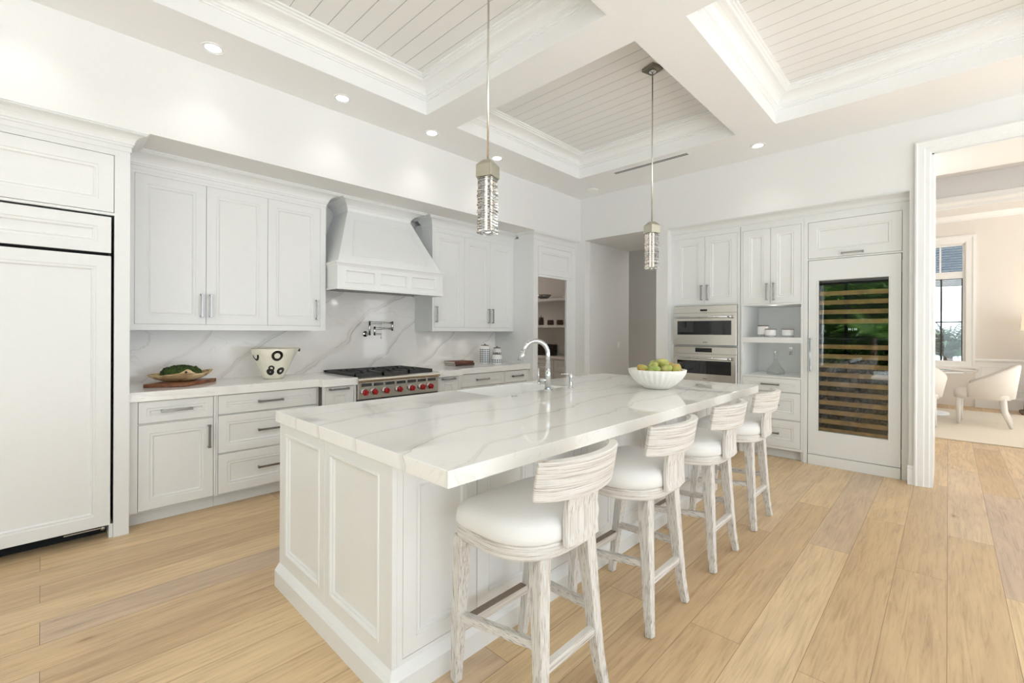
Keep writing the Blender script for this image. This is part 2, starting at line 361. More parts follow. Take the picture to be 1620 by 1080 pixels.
def door(F, parent, u0, u1, v0, v1, name='door', stile=.062, handle=None, g=.003):
    o = panel_mb(F, u0+g, u1-g, v0+g, v1-g, stile).build(name, 'cab', parent, .001)
    if handle:
        k, a, b, c = handle      # ('v', v0, v1, u) or ('h', u0, u1, v)
        pull_mb(F, a, b, c, k == 'v').build('handle', 'pull', o, .0008)
    return o
def frame_mb(F, u0, u1, v0, v1, holes, t=.02):
    # face frame with rectangular holes: cut the rectangle along all hole edges and keep the cells outside every hole
    us = sorted({u0, u1, *[h[0] for h in holes], *[h[1] for h in holes]}); vs = sorted({v0, v1, *[h[2] for h in holes], *[h[3] for h in holes]})
    mb = MB(); idx = {}
    def vid(i, j, d):
        k = (i, j, d)
        if k not in idx: idx[k] = len(mb.v); mb.v.append(Vector(F(us[i], vs[j], d)))
        return idx[k]
    solid = {(i, j): not any(h[0] <= (us[i]+us[i+1])/2 <= h[1] and h[2] <= (vs[j]+vs[j+1])/2 <= h[3] for h in holes) for i in range(len(us)-1) for j in range(len(vs)-1)}
    for (i, j), sld in solid.items():
        if not sld: continue
        for d in (0, -t): mb.f.append([vid(i, j, d), vid(i+1, j, d), vid(i+1, j+1, d), vid(i, j+1, d)]); mb.smooth.append(False)
        for di, dj, e in ((-1, 0, ((i, j), (i, j+1))), (1, 0, ((i+1, j), (i+1, j+1))), (0, -1, ((i, j), (i+1, j))), (0, 1, ((i, j+1), (i+1, j+1)))):
            if not solid.get((i+di, j+dj), False):
                mb.f.append([vid(*e[0], 0), vid(*e[1], 0), vid(*e[1], -t), vid(*e[0], -t)]); mb.smooth.append(False)
    return mb
def sweep(mb, path, prof, closed=False, side=1):
    # path: 2D points; profile: (offset to the side, z); mitred corners
    P = [Vector(p) for p in path]; n = len(P); rings = []
    def nrm(a, b): d = (b-a).normalized(); return Vector((-d.y, d.x))*side
    for i in range(n):
        if closed: n1 = nrm(P[i-1], P[i]); n2 = nrm(P[i], P[(i+1) % n])
        else:
            n1 = nrm(P[max(i-1, 0)], P[max(i-1, 0)+1]); n2 = nrm(P[min(i, n-2)], P[min(i, n-2)+1])
        m = (n1+n2)/(1+n1.dot(n2)); rings.append([(P[i].x+m.x*o, P[i].y+m.y*o, z) for o, z in prof])
    if closed: rings.append(rings[0]); mb.rings(rings, False, False)
    else: mb.rings(rings, True, True)
    return mb
def coveprof(z0, z1, p, back=0.0, steps=6):
    h = z1-z0
    pr = [(back, z0), (.012, z0), (.012, z0+.14*h), (.018, z0+.15*h)]
    for i in range(steps+1):
        a = i/steps*PI/2
        pr.append((.018+(p*.84-.018)*(1-math.cos(a)), z0+h*(.15+.62*math.sin(a))))
    pr += [(p*.84, z0+.80*h), (p*.92, z0+.81*h), (p*.92, z0+.89*h), (p, z0+.90*h), (p, z1), (back, z1)]
    return pr

# ------------------------------------------------------------------ geometry constants
ZC = 3.246; ZT = 3.50; ZS = 2.65      # ceiling beams, coffer tops, soffit underside
YS = 3.82; YW = 4.64; YT = 3.906; YB = 3.98; YU = 4.27   # soffit face, range wall, tall units, base fronts, upper fronts
XW = 5.39; XO = 5.498; XB = 6.12      # oven wall face, oven cabinets front, niche back
FT = fm('y', YT); FB = fm('y', YB); FU = fm('y', YU); FO = fm('x', XO)

# ------------------------------------------------------------------ room shell
struct('floor', MB().box(-4.4, 12.2, -5.2, 8.2, -.12, 0), 'floor')
cx = [(-1.895, .06), (.395, 2.345), (2.68, 4.63)]; cy = [(-2.86, -1.03), (-.69, 1.14), (1.48, 3.31)]
F_ = lambda u, v, d: (u, v, ZC-d)
ch = frame_mb(F_, -4.4, XW+.02, -5.2, YS+.02, [(a, b, c, d) for a, b in cx for c, d in cy], t=.3)
struct('ceiling', ch, 'ceil')
struct('ceiling_planks', MB().box(-4.4, XW, -5.2, YS, ZT, ZT+.03), 'cplank')
cp = [(.0015, ZC+.001), (.0015, ZC+.115), (.010, ZC+.117), (.010, ZC+.128), (.018, ZC+.131), (.018, ZC+.143), (.030, ZC+.148)]
for i in range(7):
    a = i/6*PI/2; cp.append((.030+.085*(1-math.cos(a)), ZC+.148+.062*math.sin(a)))
cp += [(.122, ZC+.214), (.122, ZC+.224), (.136, ZC+.228), (.136, ZC+.238), (.152, ZC+.241), (.152, ZT-.0005), (-.012, ZT-.0005), (-.012, ZC+.001)]
k = 1
for a, b in cx:
    for c, d in cy:
        mb = MB(); sweep(mb, [(a, c), (b, c), (b, d), (a, d)], cp, True, 1); struct('trim_%d' % k, mb, 'trim'); k += 1
# range wall with soffit, and walls around
struct('wall_north', MB().box(-4.4, 4.46, YW, YW+.12, 0, ZS), 'wall')
struct('wall_soffit', MB().box(-4.4, XW+.02, YS, YW+.12, ZS, ZT), 'wall')
struct('wall_left', MB().box(-4.4, -.62, YT, YW, 0, ZS), 'wall')
wo = MB().box(XW, XB+.5, 3.74, YS+.9, ZS, ZT)
wo.box(XW, 6.62, 2.66, 3.74, ZS, ZT); wo.box(XW, XB+.0, -.0+.105, 2.66, ZS-.012, ZT); wo.box(XW, XB, -2.3, .105, 2.915, ZT); wo.box(XW, XB, -5.2, -2.3, 0, ZT)
wo.box(XW, XB, 2.51, 2.66, 0, ZS-.012); wo.box(XW, XB, .105, .252, 0, ZS-.012)
wo.box(XW, 5.52, 3.745, YT+.001, 0, ZS)
wo.box(XB, XB+.06, .105, 2.66, 0, ZS)
struct('wall_east', wo, 'wall')
struct('wall_hall', MB().box(5.52, 6.62, 3.74, 3.80, 0, ZS).box(6.625, 7.9, 4.9, 5.0, 0, 3.2), 'hallw')
struct('wall_hall_far', MB().box(7.9, 8.0, 1.65, 4.89, 0, 3.2).box(6.19, 7.9, 1.61, 1.66, 0, 3.2), 'hallw')
struct('ceiling_hall', MB().box(6.62, 8.0, 1.5, 5.0, 3.2, 3.25), 'ceil')
# rear and side walls with wide openings onto the terrace
wr = MB().box(-4.4, -4.28, -5.2, -4.8, 0, ZT).box(-4.4, -4.28, 3.3, YS, 0, ZT).box(-4.4, -4.28, -4.8, 3.3, 2.75, ZT)
struct('wall_west', wr, 'wall')
ws = MB().box(-4.4, -3.2, -5.2, -5.08, 0, ZT).box(5.0, XW, -5.2, -5.08, 0, ZT).box(-3.2, 5.0, -5.2, -5.08, 2.85, ZT)
struct('wall_south', ws, 'wall')
dd = MB()
for y in (-4.8, -3.4, -2.0, -.6, .8, 2.0, 3.24): dd.box(-4.37, -4.30, y, y+.06, 0, 2.75)
dd.box(-4.37, -4.30, -4.8, 3.3, 2.69, 2.75)
struct('door_1', dd, 'wframe')
# dining opening casing and baseboards
ca = MB()
cpf = [(0, 0), (0, .030), (.012, .034), (.022, .026), (.062, .024), (.070, .018), (.098, .016), (.106, .008), (.112, .008), (.112, 0)]
def casing(mb, x, path, w=.112):
    # casing around an opening in the wall x; profile over (distance from the outer edge, projection)
    rings = []
    n = len(path)
    for i, (y, z, my, mz) in enumerate(path):
        rings.append([(x-pr, y+my*o, z+mz*o) for o, pr in cpf])
    mb.rings(rings, True, True)
casing(ca, XW-.001, [(.217, 0, -1, 0), (.217, 3.03, -1, -1), (-2.42, 3.03, 1, -1), (-2.42, 0, 1, 0)])
ca.box(XW, XB+.02, .092, .106, 0, 2.92).box(XW, XB+.02, -2.3, .106, 2.905, 2.917)
struct('trim_10', ca, 'trim', .001)
bb = MB(); bprof = [(0, 0), (.020, 0), (.020, .125), (.014, .135), (.014, .15), (.006, .165), (0, .168)]
sweep(bb, [(XW-.0005, .26), (XW-.0005, .2175)], bprof, False, -1)
struct('baseboard_east', bb, 'trim')
bb = MB(); sweep(bb, [(XW, 2.66), (XW, 2.512)], bprof, False, -1); sweep(bb, [(XW, 3.82), (XW, 3.75)], bprof, False, -1)
struct('baseboard_hall', bb, 'trim')

# ------------------------------------------------------------------ recessed lights, vent, speaker
def downlight(x, y, label, on=True):
    t = thing('recessed_light', (x, y, ZC), label, 'recessed light', 'round recessed ceiling lights')
    MB().lathe([(.066, -.006), (.070, -.003), (.070, -.0005), (.05, -.0005), (.048, -.004)], (x, y, ZC), 28, False, False).build('trim_ring', 'lensoff', t)
    MB().lathe([(.049, -.002), (.0, -.002)], (x, y, ZC), 28, False, False).build('lens', 'lampglow' if on else 'lensoff', t)
    if on:
        l = bpy.data.lights.new('recessed_lamp', 'SPOT'); l.energy = 13; l.spot_size = math.radians(105); l.spot_blend = .9; l.color = (1, .96, .91); l.shadow_soft_size = .05
        o = bpy.data.objects.new('recessed_lamp', l); C.objects.link(o); o.location = (0, 0, -.02); o.parent = t
    return t
for x, y, lb in ((.797, 3.567, 'round lit ceiling light above the panelled refrigerator'), (1.70, 3.567, 'round lit ceiling light in front of the left upper cabinets'),
                 (2.59, 3.567, 'round lit ceiling light in front of the range hood'), (3.46, 3.567, 'round lit ceiling light just right of the nearer pendant fixture'),
                 (5.04, 1.398, 'round lit ceiling light above the oven wall cabinets'), (-.1, 3.567, 'round lit ceiling light over the far left wall, outside the photo'),
                 (5.04, -.9, 'round lit ceiling light right of the dining opening, outside the photo')): downlight(x, y, lb)
sp = thing('ceiling_speaker', (5.11, 3.427, ZC), 'small white unlit round ceiling fixture in the corner above the hall opening', 'ceiling fixture')
MB().lathe([(.07, -.001), (.07, -.006), (.055, -.012), (.03, -.016), (0, -.017)], (5.11, 3.427, ZC), 28, False, False).build('cover', 'lensoff', sp)
vt = thing('air_vent', (4.76, 2.44, ZC), 'long narrow slotted air vent in the white ceiling', 'vent')
MB().box(4.722, 4.733, 2.0, 2.885, ZC-.004, ZC-.0005).box(4.789, 4.80, 2.0, 2.885, ZC-.004, ZC-.0005).box(4.759, 4.763, 2.0, 2.885, ZC-.004, ZC-.0005).box(4.722, 4.80, 1.985, 2.0, ZC-.004, ZC-.0005).box(4.722, 4.80, 2.885, 2.90, ZC-.004, ZC-.0005).build('frame', 'lensoff', vt)
MB().box(4.733, 4.789, 2.0, 2.885, ZC-.0015, ZC-.0003).build('slot', 'wframe', vt)

# ------------------------------------------------------------------ refrigerator and its surround
X0 = -.62
t = thing('refrigerator_surround', (.37, YT, 0), 'tall white cabinet surround with upper panelled door around the refrigerator', 'cabinet')
fb = frame_mb(FT, X0, .408, 0, 2.53, [(X0+.03, .329, 0, 2.09), (X0+.03, .329, 2.107, 2.482)])
fb.box(.37, .408, YT+.02, YW, 0, 2.53); fb.box(X0, X0+.02, YT+.02, YW, 0, 2.53); fb.box(X0, .37, YW-.02, YW, 0, 2.53); fb.box(X0, .37, YT+.05, YW-.02, 2.10, 2.53)
fb.build('frame', 'cab', t, .0008)
door(FT, t, X0+.03, .329, 2.107, 2.482, 'door', .075)
cm = MB(); sweep(cm, [(X0, YT), (.408, YT), (.408, YU-.02)], [(.0, 2.52), (.006, 2.52), (.006, 2.55)]+[(o, z) for o, z in coveprof(2.555, ZS, .088)][1:], False, -1)
cm.build('crown_molding', 'cab', t)
MB().box(.308, .328, YT+.012, YT+.3, 0, .09).build('plinth_filler', 'cab', t)
t = thing('refrigerator', (-.15, YT, 0), 'large panelled built-in refrigerator with white door at the left edge', 'refrigerator')
MB().box(X0+.05, .305, YT+.06, YW-.03, .09, 2.08).box(X0+.05, .30, YT+.14, YW-.03, .0, .09).build('body', 'void', t)
door(FT, t, X0+.04, .317, 1.842, 2.080, 'grille_panel', .066)
d_ = door(FT, t, X0+.04, .317, .086, 1.828, 'door', .072)
MB().box(.1, .29, YT+.01, YT+.03, .072, .080).cyl((.28, YT+.015, .062), (.28, YT+.015, .084), .012).build('hinge', 'pull', t)

# ------------------------------------------------------------------ base cabinets on the range wall
def carcass(t, F, u0, u1, z0, z1, depth, kick=True, kd=.075, m='cab'):
    mb = MB(); fbox(mb, F, u0+.001, u1-.001, z0, z1, -.035, -depth); mb.build('body', 'gap_shade', t)
    if kick:
        mb = MB(); fbox(mb, F, u0, u1, 0, z0-.0, -kd, -kd-.02); mb.build('toe_kick', 'cab', t)
ZK, ZB = .103, .858
t = thing('base_cabinet', (.66, YB, 0), 'white base cabinet with one drawer over one door beside the refrigerator', 'cabinet')
carcass(t, FB, .412, .918, ZK, ZB, .64)
frame_mb(FB, .412, .918, ZK-.003, ZB, [(.459, .903, .702, ZB-.004), (.459, .903, ZK, .696)]).build('face_frame', 'cab', t)
door(FB, t, .459, .903, .702, ZB-.003, 'drawer', .045, ('h', .583, .768, .782))
door(FB, t, .459, .903, ZK, .696, 'door', .062, ('v', .475, .645, .872))
t = thing('base_cabinet', (1.3, YB, 0), 'white base cabinet with three wide drawers left of the range', 'cabinet')
carcass(t, FB, .920, 1.690, ZK, ZB, .64)
zz = [(.706, ZB-.003, .783), (.411, .702, .557), (ZK, .407, .260)]
frame_mb(FB, .920, 1.690, ZK-.003, ZB, [(.930, 1.676, a, b+.0005) for a, b, _ in zz]).build('face_frame', 'cab', t)
for a, b, h in zz: door(FB, t, .930, 1.676, a, b, 'drawer', .055 if b > .7 else .062, ('h', 1.205, 1.392, h))
FP = fm('y', 3.893)
def pullout(u0, u1, s0, s1, hu, label):
    t = thing('pull_out_cabinet', ((u0+u1)/2, 3.893, 0), label, 'cabinet', None)
    carcass(t, FP, u0, u1, ZK, ZB, .72)
    frame_mb(FP, u0, u1, ZK-.003, ZB, [(s0, s1, ZK, ZB-.003)]).build('face_frame', 'cab', t)
    door(FP, t, s0, s1, ZK, ZB-.003, 'door', .062, ('h', hu[0], hu[1], .835))
pullout(1.692, 1.998, 1.712, 1.975, (1.742, 1.918), 'narrow white pull-out cabinet with top handle just left of the range')
pullout(2.908, 3.225, 2.932, 3.198, (2.962, 3.14), 'narrow white pull-out cabinet with top handle just right of the range')
t = thing('base_cabinet', (3.63, YB, 0), 'white base cabinet with wide drawers under the books', 'cabinet')
carcass(t, FB, 3.227, 4.012, ZK, ZB, .64)
frame_mb(FB, 3.227, 4.012, ZK-.003, ZB, [(3.280, 4.0, a, b+.0005) for a, b, _ in zz]).build('face_frame', 'cab', t)
for a, b, h in zz: door(FB, t, 3.280, 4.0, a, b, 'drawer', .055, ('h', 3.53, 3.73, h))
t = thing('base_cabinet', (4.24, YB, 0), 'white base cabinet with narrow drawers beside the pantry cabinet', 'cabinet')
carcass(t, FB, 4.014, 4.458, ZK, ZB, .64)
frame_mb(FB, 4.014, 4.458, ZK-.003, ZB, [(4.026, 4.42, a, b+.0005) for a, b, _ in zz]).build('face_frame', 'cab', t)
for a, b, h in zz: door(FB, t, 4.026, 4.42, a, b, 'drawer', .055, ('h', 4.135, 4.33, h))
# worktops
ct = MB(); ol = [(.410, 3.952), (1.678, 3.952), (1.678, 3.866), (1.999, 3.866), (1.999, YW-.021), (.410, YW-.021)]
ct.rings([[(x, y, .860) for x, y in ol], [(x, y, .925) for x, y in ol]]); o = ct.build('worktop', 'marble_c', None, .002)
tag(o, 'white veined marble worktop between the refrigerator and the range', 'worktop')
ct = MB(); ol = [(2.907, 3.866), (3.24, 3.866), (3.24, 3.952), (4.458, 3.952), (4.458, YW-.021), (2.907, YW-.021)]
ct.rings([[(x, y, .860) for x, y in ol], [(x, y, .925) for x, y in ol]]); o = ct.build('worktop', 'marble_c', None, .002)
tag(o, 'white veined marble worktop right of the range, under the books and canisters', 'worktop')
o = MB().box(.410, 4.458, YW-.02, YW-.0005, .86, 2.1).build('backsplash', 'marble_w'); tag(o, 'veined white marble slab backsplash behind the range', 'backsplash')

# ------------------------------------------------------------------ upper cabinets
def uppers(u0, u1, doors, ys, label, crown_path, stiles):
    t = thing('upper_cabinet', ((u0+u1)/2, YU, 1.348), label, 'cabinet')
    mb = MB(); fbox(mb, FU, u0+.0185, u1-.0185, 1.385, 2.60, -.035, -(YW-YU)+.022); fbox(mb, FU, u0+.0185, u1-.0185, 1.37, 1.385, -.02, -(YW-YU)+.022)
    mb.build('body', 'gap_shade', t)
    hs = [(stiles[0], stiles[1], 1.393, 2.498)]
    f = frame_mb(FU, u0, u1, 1.348, 2.555, hs)
    fbox(f, FU, u1-.018, u1, 1.348, 2.6, -.02, -(YW-YU)+.021); fbox(f, FU, u0, u0+.018, 1.348, 2.6, -.02, -(YW-YU)+.021)
    f.build('face_frame', 'cab', t, .0008)
    for i, (a, b, hu) in enumerate(doors): door(FU, t, a, b, 1.393, 2.498, 'door', .068, ('v', 1.452, 1.635, hu), g=.0015)
    cm = MB(); sweep(cm, crown_path, [(0, 2.52), (.005, 2.52), (.005, 2.548)]+coveprof(2.55, ZS, .115)[1:], False, -1); cm.build('crown_molding', 'cab', t)
    return t
uppers(.410, 1.878, [(.470, .9135, .883), (.9135, 1.368, .943), (1.368, 1.826, 1.790)], 0, 'white three-door upper cabinet between refrigerator and hood', [(.410, YU), (1.878, YU), (1.878, YU+.2)], (.470, 1.826))
uppers(3.115, 4.458, [(3.141, 3.594, 3.168), (3.594, 4.028, 3.996), (4.028, 4.43, 4.062)], 0, 'white three-door upper cabinet right of the hood', [(3.115, YU+.2), (3.115, YU), (4.458, YU)], (3.141, 4.43))
for x, w, lb in ((1.15, 1.1, 'slim under-cabinet light below the left upper cabinet'), (3.85, 1.0, 'slim under-cabinet light below the right upper cabinet')):
    t = thing('under_cabinet_light', (x, YU+.2, 1.36), lb, 'light')
    MB().box(x-w/2, x+w/2, YU+.19, YU+.22, 1.360, 1.3695).build('housing', 'lensoff', t)
    for q_ in (-.42, 0, .42):
        l = bpy.data.lights.new('under_cabinet_lamp', 'SPOT'); l.energy = 1.0 if x < 2 else 2.2; l.spot_size = math.radians(120); l.spot_blend = 1; l.color = (1, .94, .85); l.shadow_soft_size = .012
        lo = bpy.data.objects.new('under_cabinet_lamp', l); C.objects.link(lo); lo.location = (q_*w, .005, -.006); lo.parent = t

# ------------------------------------------------------------------ range hood
HY = 4.06; hx0, hx1 = 1.893, 3.098
t = thing('range_hood', (2.485, HY, 1.735), 'white tapered wooden range hood with panelled apron', 'range hood')
mb = MB(); fh = fm('y', HY)
mb2 = frame_mb(fh, hx0, hx1, 1.752, 1.965, [(hx0+.075+i*.363, hx0+.075+i*.363+.315, 1.80, 1.925) for i in range(3)], .02)
mb2.box(hx0, hx0+.02, HY+.02, YW-.021, 1.752, 1.965).box(hx1-.02, hx1, HY+.02, YW-.021, 1.752, 1.965).box(hx0+.021, hx1-.021, HY+.021, YW-.022, 1.945, 1.964)
mb2.build('apron', 'cab', t)
for i in range(3):
    a = hx0+.075+i*.363; mb = MB(); mb.rings([rectring(fh, a, a+.315, 1.80, 1.925, q, d) for q, d in ((0, -.0005), (.008, .003), (.016, -.002), (.018, -.010))], False, True); mb.build('apron_panel', 'cab', t)
mb = MB(); sweep(mb, [(hx0, YW-.03), (hx0, HY), (hx1, HY), (hx1, YW-.03)], [(-.004, 1.735), (.010, 1.735), (.010, 1.748), (.004, 1.753), (-.004, 1.757)], False, -1)
mb.build('lower_molding', 'cab', t)
mb = MB(); sweep(mb, [(hx0, YW-.03), (hx0, HY), (hx1, HY), (hx1, YW-.03)], [(-.004, 1.955), (.003, 1.957), (.004, 1.960), (.010, 1.975), (.018, 1.982), (.018, 1.995), (-.004, 1.998)], False, -1)
mb.build('upper_molding', 'cab', t)
bx0, bx1, by = hx0+.012, hx1-.012, HY+.012; tx0, tx1, ty = 2.115, 2.845, 4.315
zb, zt_ = 1.997, 2.545
q = lambda x0, x1, y, z: [(x0, y, z), (x1, y, z), (x1, YW-.021, z), (x0, YW-.021, z)]
mb = MB(); rs = [q(bx0, bx1, by, zb), q(tx0, tx1, ty, zt_)]
for i in range(1, 6):
    a = i/5*PI/2; e = .11*(1-math.cos(a)); rs.append(q(tx0-e, tx1+e, ty-e*1.25, zt_+.085*math.sin(a)))
rs.append(q(tx0-.11, tx1+.11, ty-.14, ZS-.012)); rs.append(q(tx0-.122, tx1+.122, ty-.155, ZS-.010)); rs.append(q(tx0-.122, tx1+.122, ty-.155, ZS))
mb.rings(rs); mb.build('body', 'cab', t)
# trapezoid panel moulding on the sloping front
def bil(u, v):
    z = zb+(zt_-zb)*v; xa = bx0+(tx0-bx0)*v; xb_ = bx1+(tx1-bx1)*v; y = by+(ty-by)*v
    return Vector((xa+(xb_-xa)*u, y, z))
nr = Vector((0, -(zt_-zb), -(ty-by))).normalized(); nr = Vector((0, -abs(nr.y), abs(nr.z)))
def trap(ins, d):
    cs = []
    for u, v in ((.115, .105), (.885, .105), (.90, .86), (.10, .86)):
        su = 1 if u < .5 else -1; sv = 1 if v < .5 else -1
        p = bil(u, v)+Vector((su*ins, 0, sv*ins)); vv = (p.z-zb)/(zt_-zb); p.y = by+(ty-by)*vv; cs.append(p+nr*d)
    return cs
mb = MB(); mb.rings([trap(0, -.002), trap(.001, .004), trap(.006, .006), trap(.012, .004), trap(.016, .0012)], False, False); mb.build('panel_molding', 'cab', t)
mb = MB()
for i in range(28): mb.box(hx0+.12+i*.034, hx0+.12+i*.034+.018, HY+.05, HY+.42, 1.752, 1.760)
mb.box(hx0+.09, hx1-.09, HY+.03, HY+.05, 1.75, 1.765).box(hx0+.09, hx1-.09, HY+.42, HY+.44, 1.75, 1.765)
mb.build('filter_grille', 'pull', t)
MB().box(hx0+.09, hx1-.09, HY+.03, YW-.03, 1.766, 1.772).build('filter_backing', 'iron', t)

# ------------------------------------------------------------------ range
t = thing('range', (2.45, 3.87, 0), 'stainless gas range with red knobs and black grates', 'range')
rx0, rx1 = 2.003, 2.903
MB().box(rx0, rx1, 3.90, YW-.03, .10, .905).build('body', 'steel', t, .002)
fr = fm('y', 3.868)
mb = MB(); fbox(mb, fr, rx0, rx1, .720, .868, 0, -.035); mb.build('control_panel', 'steel', t, .001)
mb = MB(); rs = []
pf = [(3.905, .872), (3.862, .874), (3.846, .882), (3.840, .897), (3.846, .912), (3.862, .921), (3.95, .923), (3.95, .90)]
mb.rings([[(x, y, z) for y, z in pf] for x in (rx0-.006, rx1+.006)]); mb.build('bullnose', 'steel', t, .001)
mb = MB()
for i in range(7): fbox(mb, fr, rx0+.035+i*.122, rx0+.035+i*.122+.098, .835, .862, .0005, .002)
mb.build('vent_slot', 'iron', t)
for i, x in enumerate((2.064, 2.160, 2.282, 2.426, 2.569, 2.693, 2.792)):
    k = MB(); z = .783
    k.tube([(x, 3.868, z), (x, 3.858, z)], .033, 24); kb = k.build('knob_bezel', 'chrome', t)
    k = MB(); k.tube([(x, 3.8575, z), (x, 3.830, z), (x, 3.824, z)], [.027, .025, .022], 24); k.box(x-.005, x+.005, 3.812, 3.83, z-.025, z+.025); kn = k.build('knob', 'red', t, .001)
mb = MB(); fbox(mb, fr, rx0, rx1, .700, .717, -.004, -.035); mb.build('trim_strip', 'iron', t)
mb = MB(); fbox(mb, fr, rx0+.005, rx1-.005, .18, .695, -.002, -.035); ov = mb.build('oven_door', 'steel', t, .002)
mb = MB(); fbox(mb, fr, rx0+.2, rx1-.2, .28, .56, .0, -.002); mb.build('oven_window', 'blackglass', ov)
mb = MB(); mb.cyl((rx0+.06, 3.80, .655), (rx1-.06, 3.80, .655), .013); mb.cyl((rx0+.09, 3.80, .655), (rx0+.09, 3.872, .655), .009).cyl((rx1-.09, 3.80, .655), (rx1-.09, 3.872, .655), .009); mb.build('handle', 'steel', ov)
for sx in (rx0+.05, rx1-.05): MB().cyl((sx, 3.95, 0), (sx, 3.95, .1), .018).build('leg', 'steel', t)
MB().box(rx0+.01, rx1-.01, 3.952, YW-.04, .905, .918).build('cooktop', 'iron', t, .002)
for i in range(3):
    x0 = rx0+.012+i*.293; x1 = x0+.288; y0, y1 = 3.956, 4.56; mb = MB(); zg0, zg1 = .934, .950; w = .012
    for a in (x0, x1-w): mb.box(a, a+w, y0, y1, zg0-.012, zg1)
    for b in (y0, (y0+y1)/2-w/2, y1-w): mb.box(x0, x1, b, b+w, zg0-.012, zg1)
    for cyv in ((y0*3+y1)/4, (y0+3*y1)/4):
        cxv = (x0+x1)/2
        for a in range(8):
            an = a*PI/4+PI/8*0; r_o = .125 if a % 2 == 0 else .16
            r_o = min(r_o, .128 if a % 4 == 0 else .15)
            p0 = (cxv+.035*math.cos(an), cyv+.035*math.sin(an), zg1-.006); p1 = (cxv+r_o*math.cos(an), cyv+r_o*math.sin(an), zg1-.006); mb.tube([p0, p1], .0055, square=True)
    for fx in (x0+.006, x1-.006):
        for fy in (y0+.006, y1-.006): mb.cyl((fx, fy, .9185), (fx, fy, .935), .006, 8)
    mb.build('grate', 'iron', t)
    for cyv in ((y0*3+y1)/4, (y0+3*y1)/4):
        MB().lathe([(.045, 0), (.045, .008), (.03, .010), (.03, .016), (.0, .017)], ((x0+x1)/2, cyv, .9185), 24).build('burner', 'iron', t)
MB().box(rx0, rx1, YW-.05, YW-.03, .90, .945).build('back_guard', 'steel', t)

# pot filler
t = thing('pot_filler', (2.47, YW-.02, 1.35), 'chrome folding pot filler tap on the marble behind the range', 'tap')
yb = YW-.021
MB().tube([(2.47, yb, 1.315), (2.47, yb-.012, 1.315)], .032, 24).tube([(2.47, yb-.012, 1.315), (2.47, yb-.10, 1.315)], .013).build('wall_flange', 'chrome', t)
MB().cyl((2.47, yb-.10, 1.30), (2.47, yb-.10, 1.455), .013).tube([(2.47, yb-.10, 1.437), (2.73, yb-.13, 1.437)], .011).build('upper_arm', 'chrome', t)
MB().cyl((2.73, yb-.13, 1.35), (2.73, yb-.13, 1.455), .014).tube([(2.73, yb-.13, 1.375), (2.49, yb-.17, 1.375)], .011).build('lower_arm', 'chrome', t)
MB().cyl((2.49, yb-.17, 1.395), (2.49, yb-.17, 1.30), .013).cyl((2.49, yb-.18, 1.315), (2.55, yb-.20, 1.315), .009).cyl((2.55, yb-.2, 1.325), (2.55, yb-.2, 1.265), .0035).build('spout', 'chrome', t)

# ------------------------------------------------------------------ pantry cabinet and room behind
t = thing('pantry_cabinet', (4.9, YT, 0), 'tall white cabinet framing the open pantry doorway', 'cabinet')
px0, px1 = 4.46, 5.388
f = frame_mb(FT, px0, px1, 0, 2.56, [(4.551, 5.176, 0, 2.075), (4.551, 5.290, 2.107, 2.486)])
f.box(px0, px0+.02, YT+.02, YW+.1, 0, 2.6).box(4.531, 4.551, YT+.02, YT+.06, 0, 2.075).box(5.176, 5.196, YT+.02, YT+.03, 0, 2.075).box(4.5, 5.3, YT+.03, YT+.06, 2.075, 2.5)
f.build('frame', 'cab', t, .0008)
door(FT, t, 4.551, 5.290, 2.107, 2.486, 'door', .07)
mb = MB(); fbox(mb, FT, 4.551, 5.29, 2.078, 2.10, 0, .012); mb.build('head_molding', 'cab', t)
cm = MB(); sweep(cm, [(px0, YU-.12), (px0, YT), (px1, YT)], [(0, 2.52), (.005, 2.52), (.005, 2.55)]+coveprof(2.555, ZS, .082)[1:], False, -1); cm.build('crown_molding', 'cab', t)
pw = MB().box(4.46, 4.5, YW+.12, 7.0, 0, ZS).box(4.46, 6.62, 7.0, 7.1, 0, ZS).box(6.56, 6.62, 3.80, 7.0, 0, ZS)
pw.box(5.53, 6.56, 3.80, 3.88, 0, ZS).box(4.46, 6.62, YW+.12, 7.1, ZS, ZS+.05).box(4.46, 6.56, YS+.1, YW+.2, ZS-.01, ZS)
struct('wall_pantry', pw, M['dinw'])
def shelf(z, lb):
    o = MB().box(6.14, 6.555, 4.0, 6.6, z-.045, z).build('pantry_shelf', 'cab', None, .002); tag(o, lb, 'shelf')
shelf(1.925, 'upper thick white pantry shelf holding a silver bowl'); shelf(1.462, 'lower thick white pantry shelf holding small brown jars')
t = thing('pantry_counter_cabinet', (6.4, 5.2, 0), 'white drawer cabinet with marble top inside the pantry', 'cabinet')
MB().box(6.14, 6.555, 4.0, 6.6, .1, .88).box(6.2, 6.555, 4.0, 6.6, 0, .1).build('body', 'cab', t)
MB().box(6.10, 6.555, 3.99, 6.61, .881, .926).build('top', 'marble_c', t)
MB().box(6.54, 6.555, 3.99, 6.61, .927, 1.08).build('splash', 'marble_c', t)
Fp = fm('x', 6.12)
for i in range(3):
    a, b = [(.66, .86), (.38, .64), (.12, .36)][i]
    for y in (4.05, 4.9, 5.75): door(Fp, t, y, y+.82, a, b, 'drawer', .05, ('h', y+.33, y+.49, (a+b)/2+.03))
t = thing('silver_bowl', (6.32, 5.29, 1.925), 'small fluted metal bowl on the upper pantry shelf', 'bowl')
MB().lathe([(.05, 0), (.09, .03), (.145, .085), (.14, .085), (.085, .035), (0, .01)], (6.32, 5.29, 1.9255), 24, True, False, True, lambda a, z: 1+.04*math.cos(10*a)).build('body', 'pull', t)
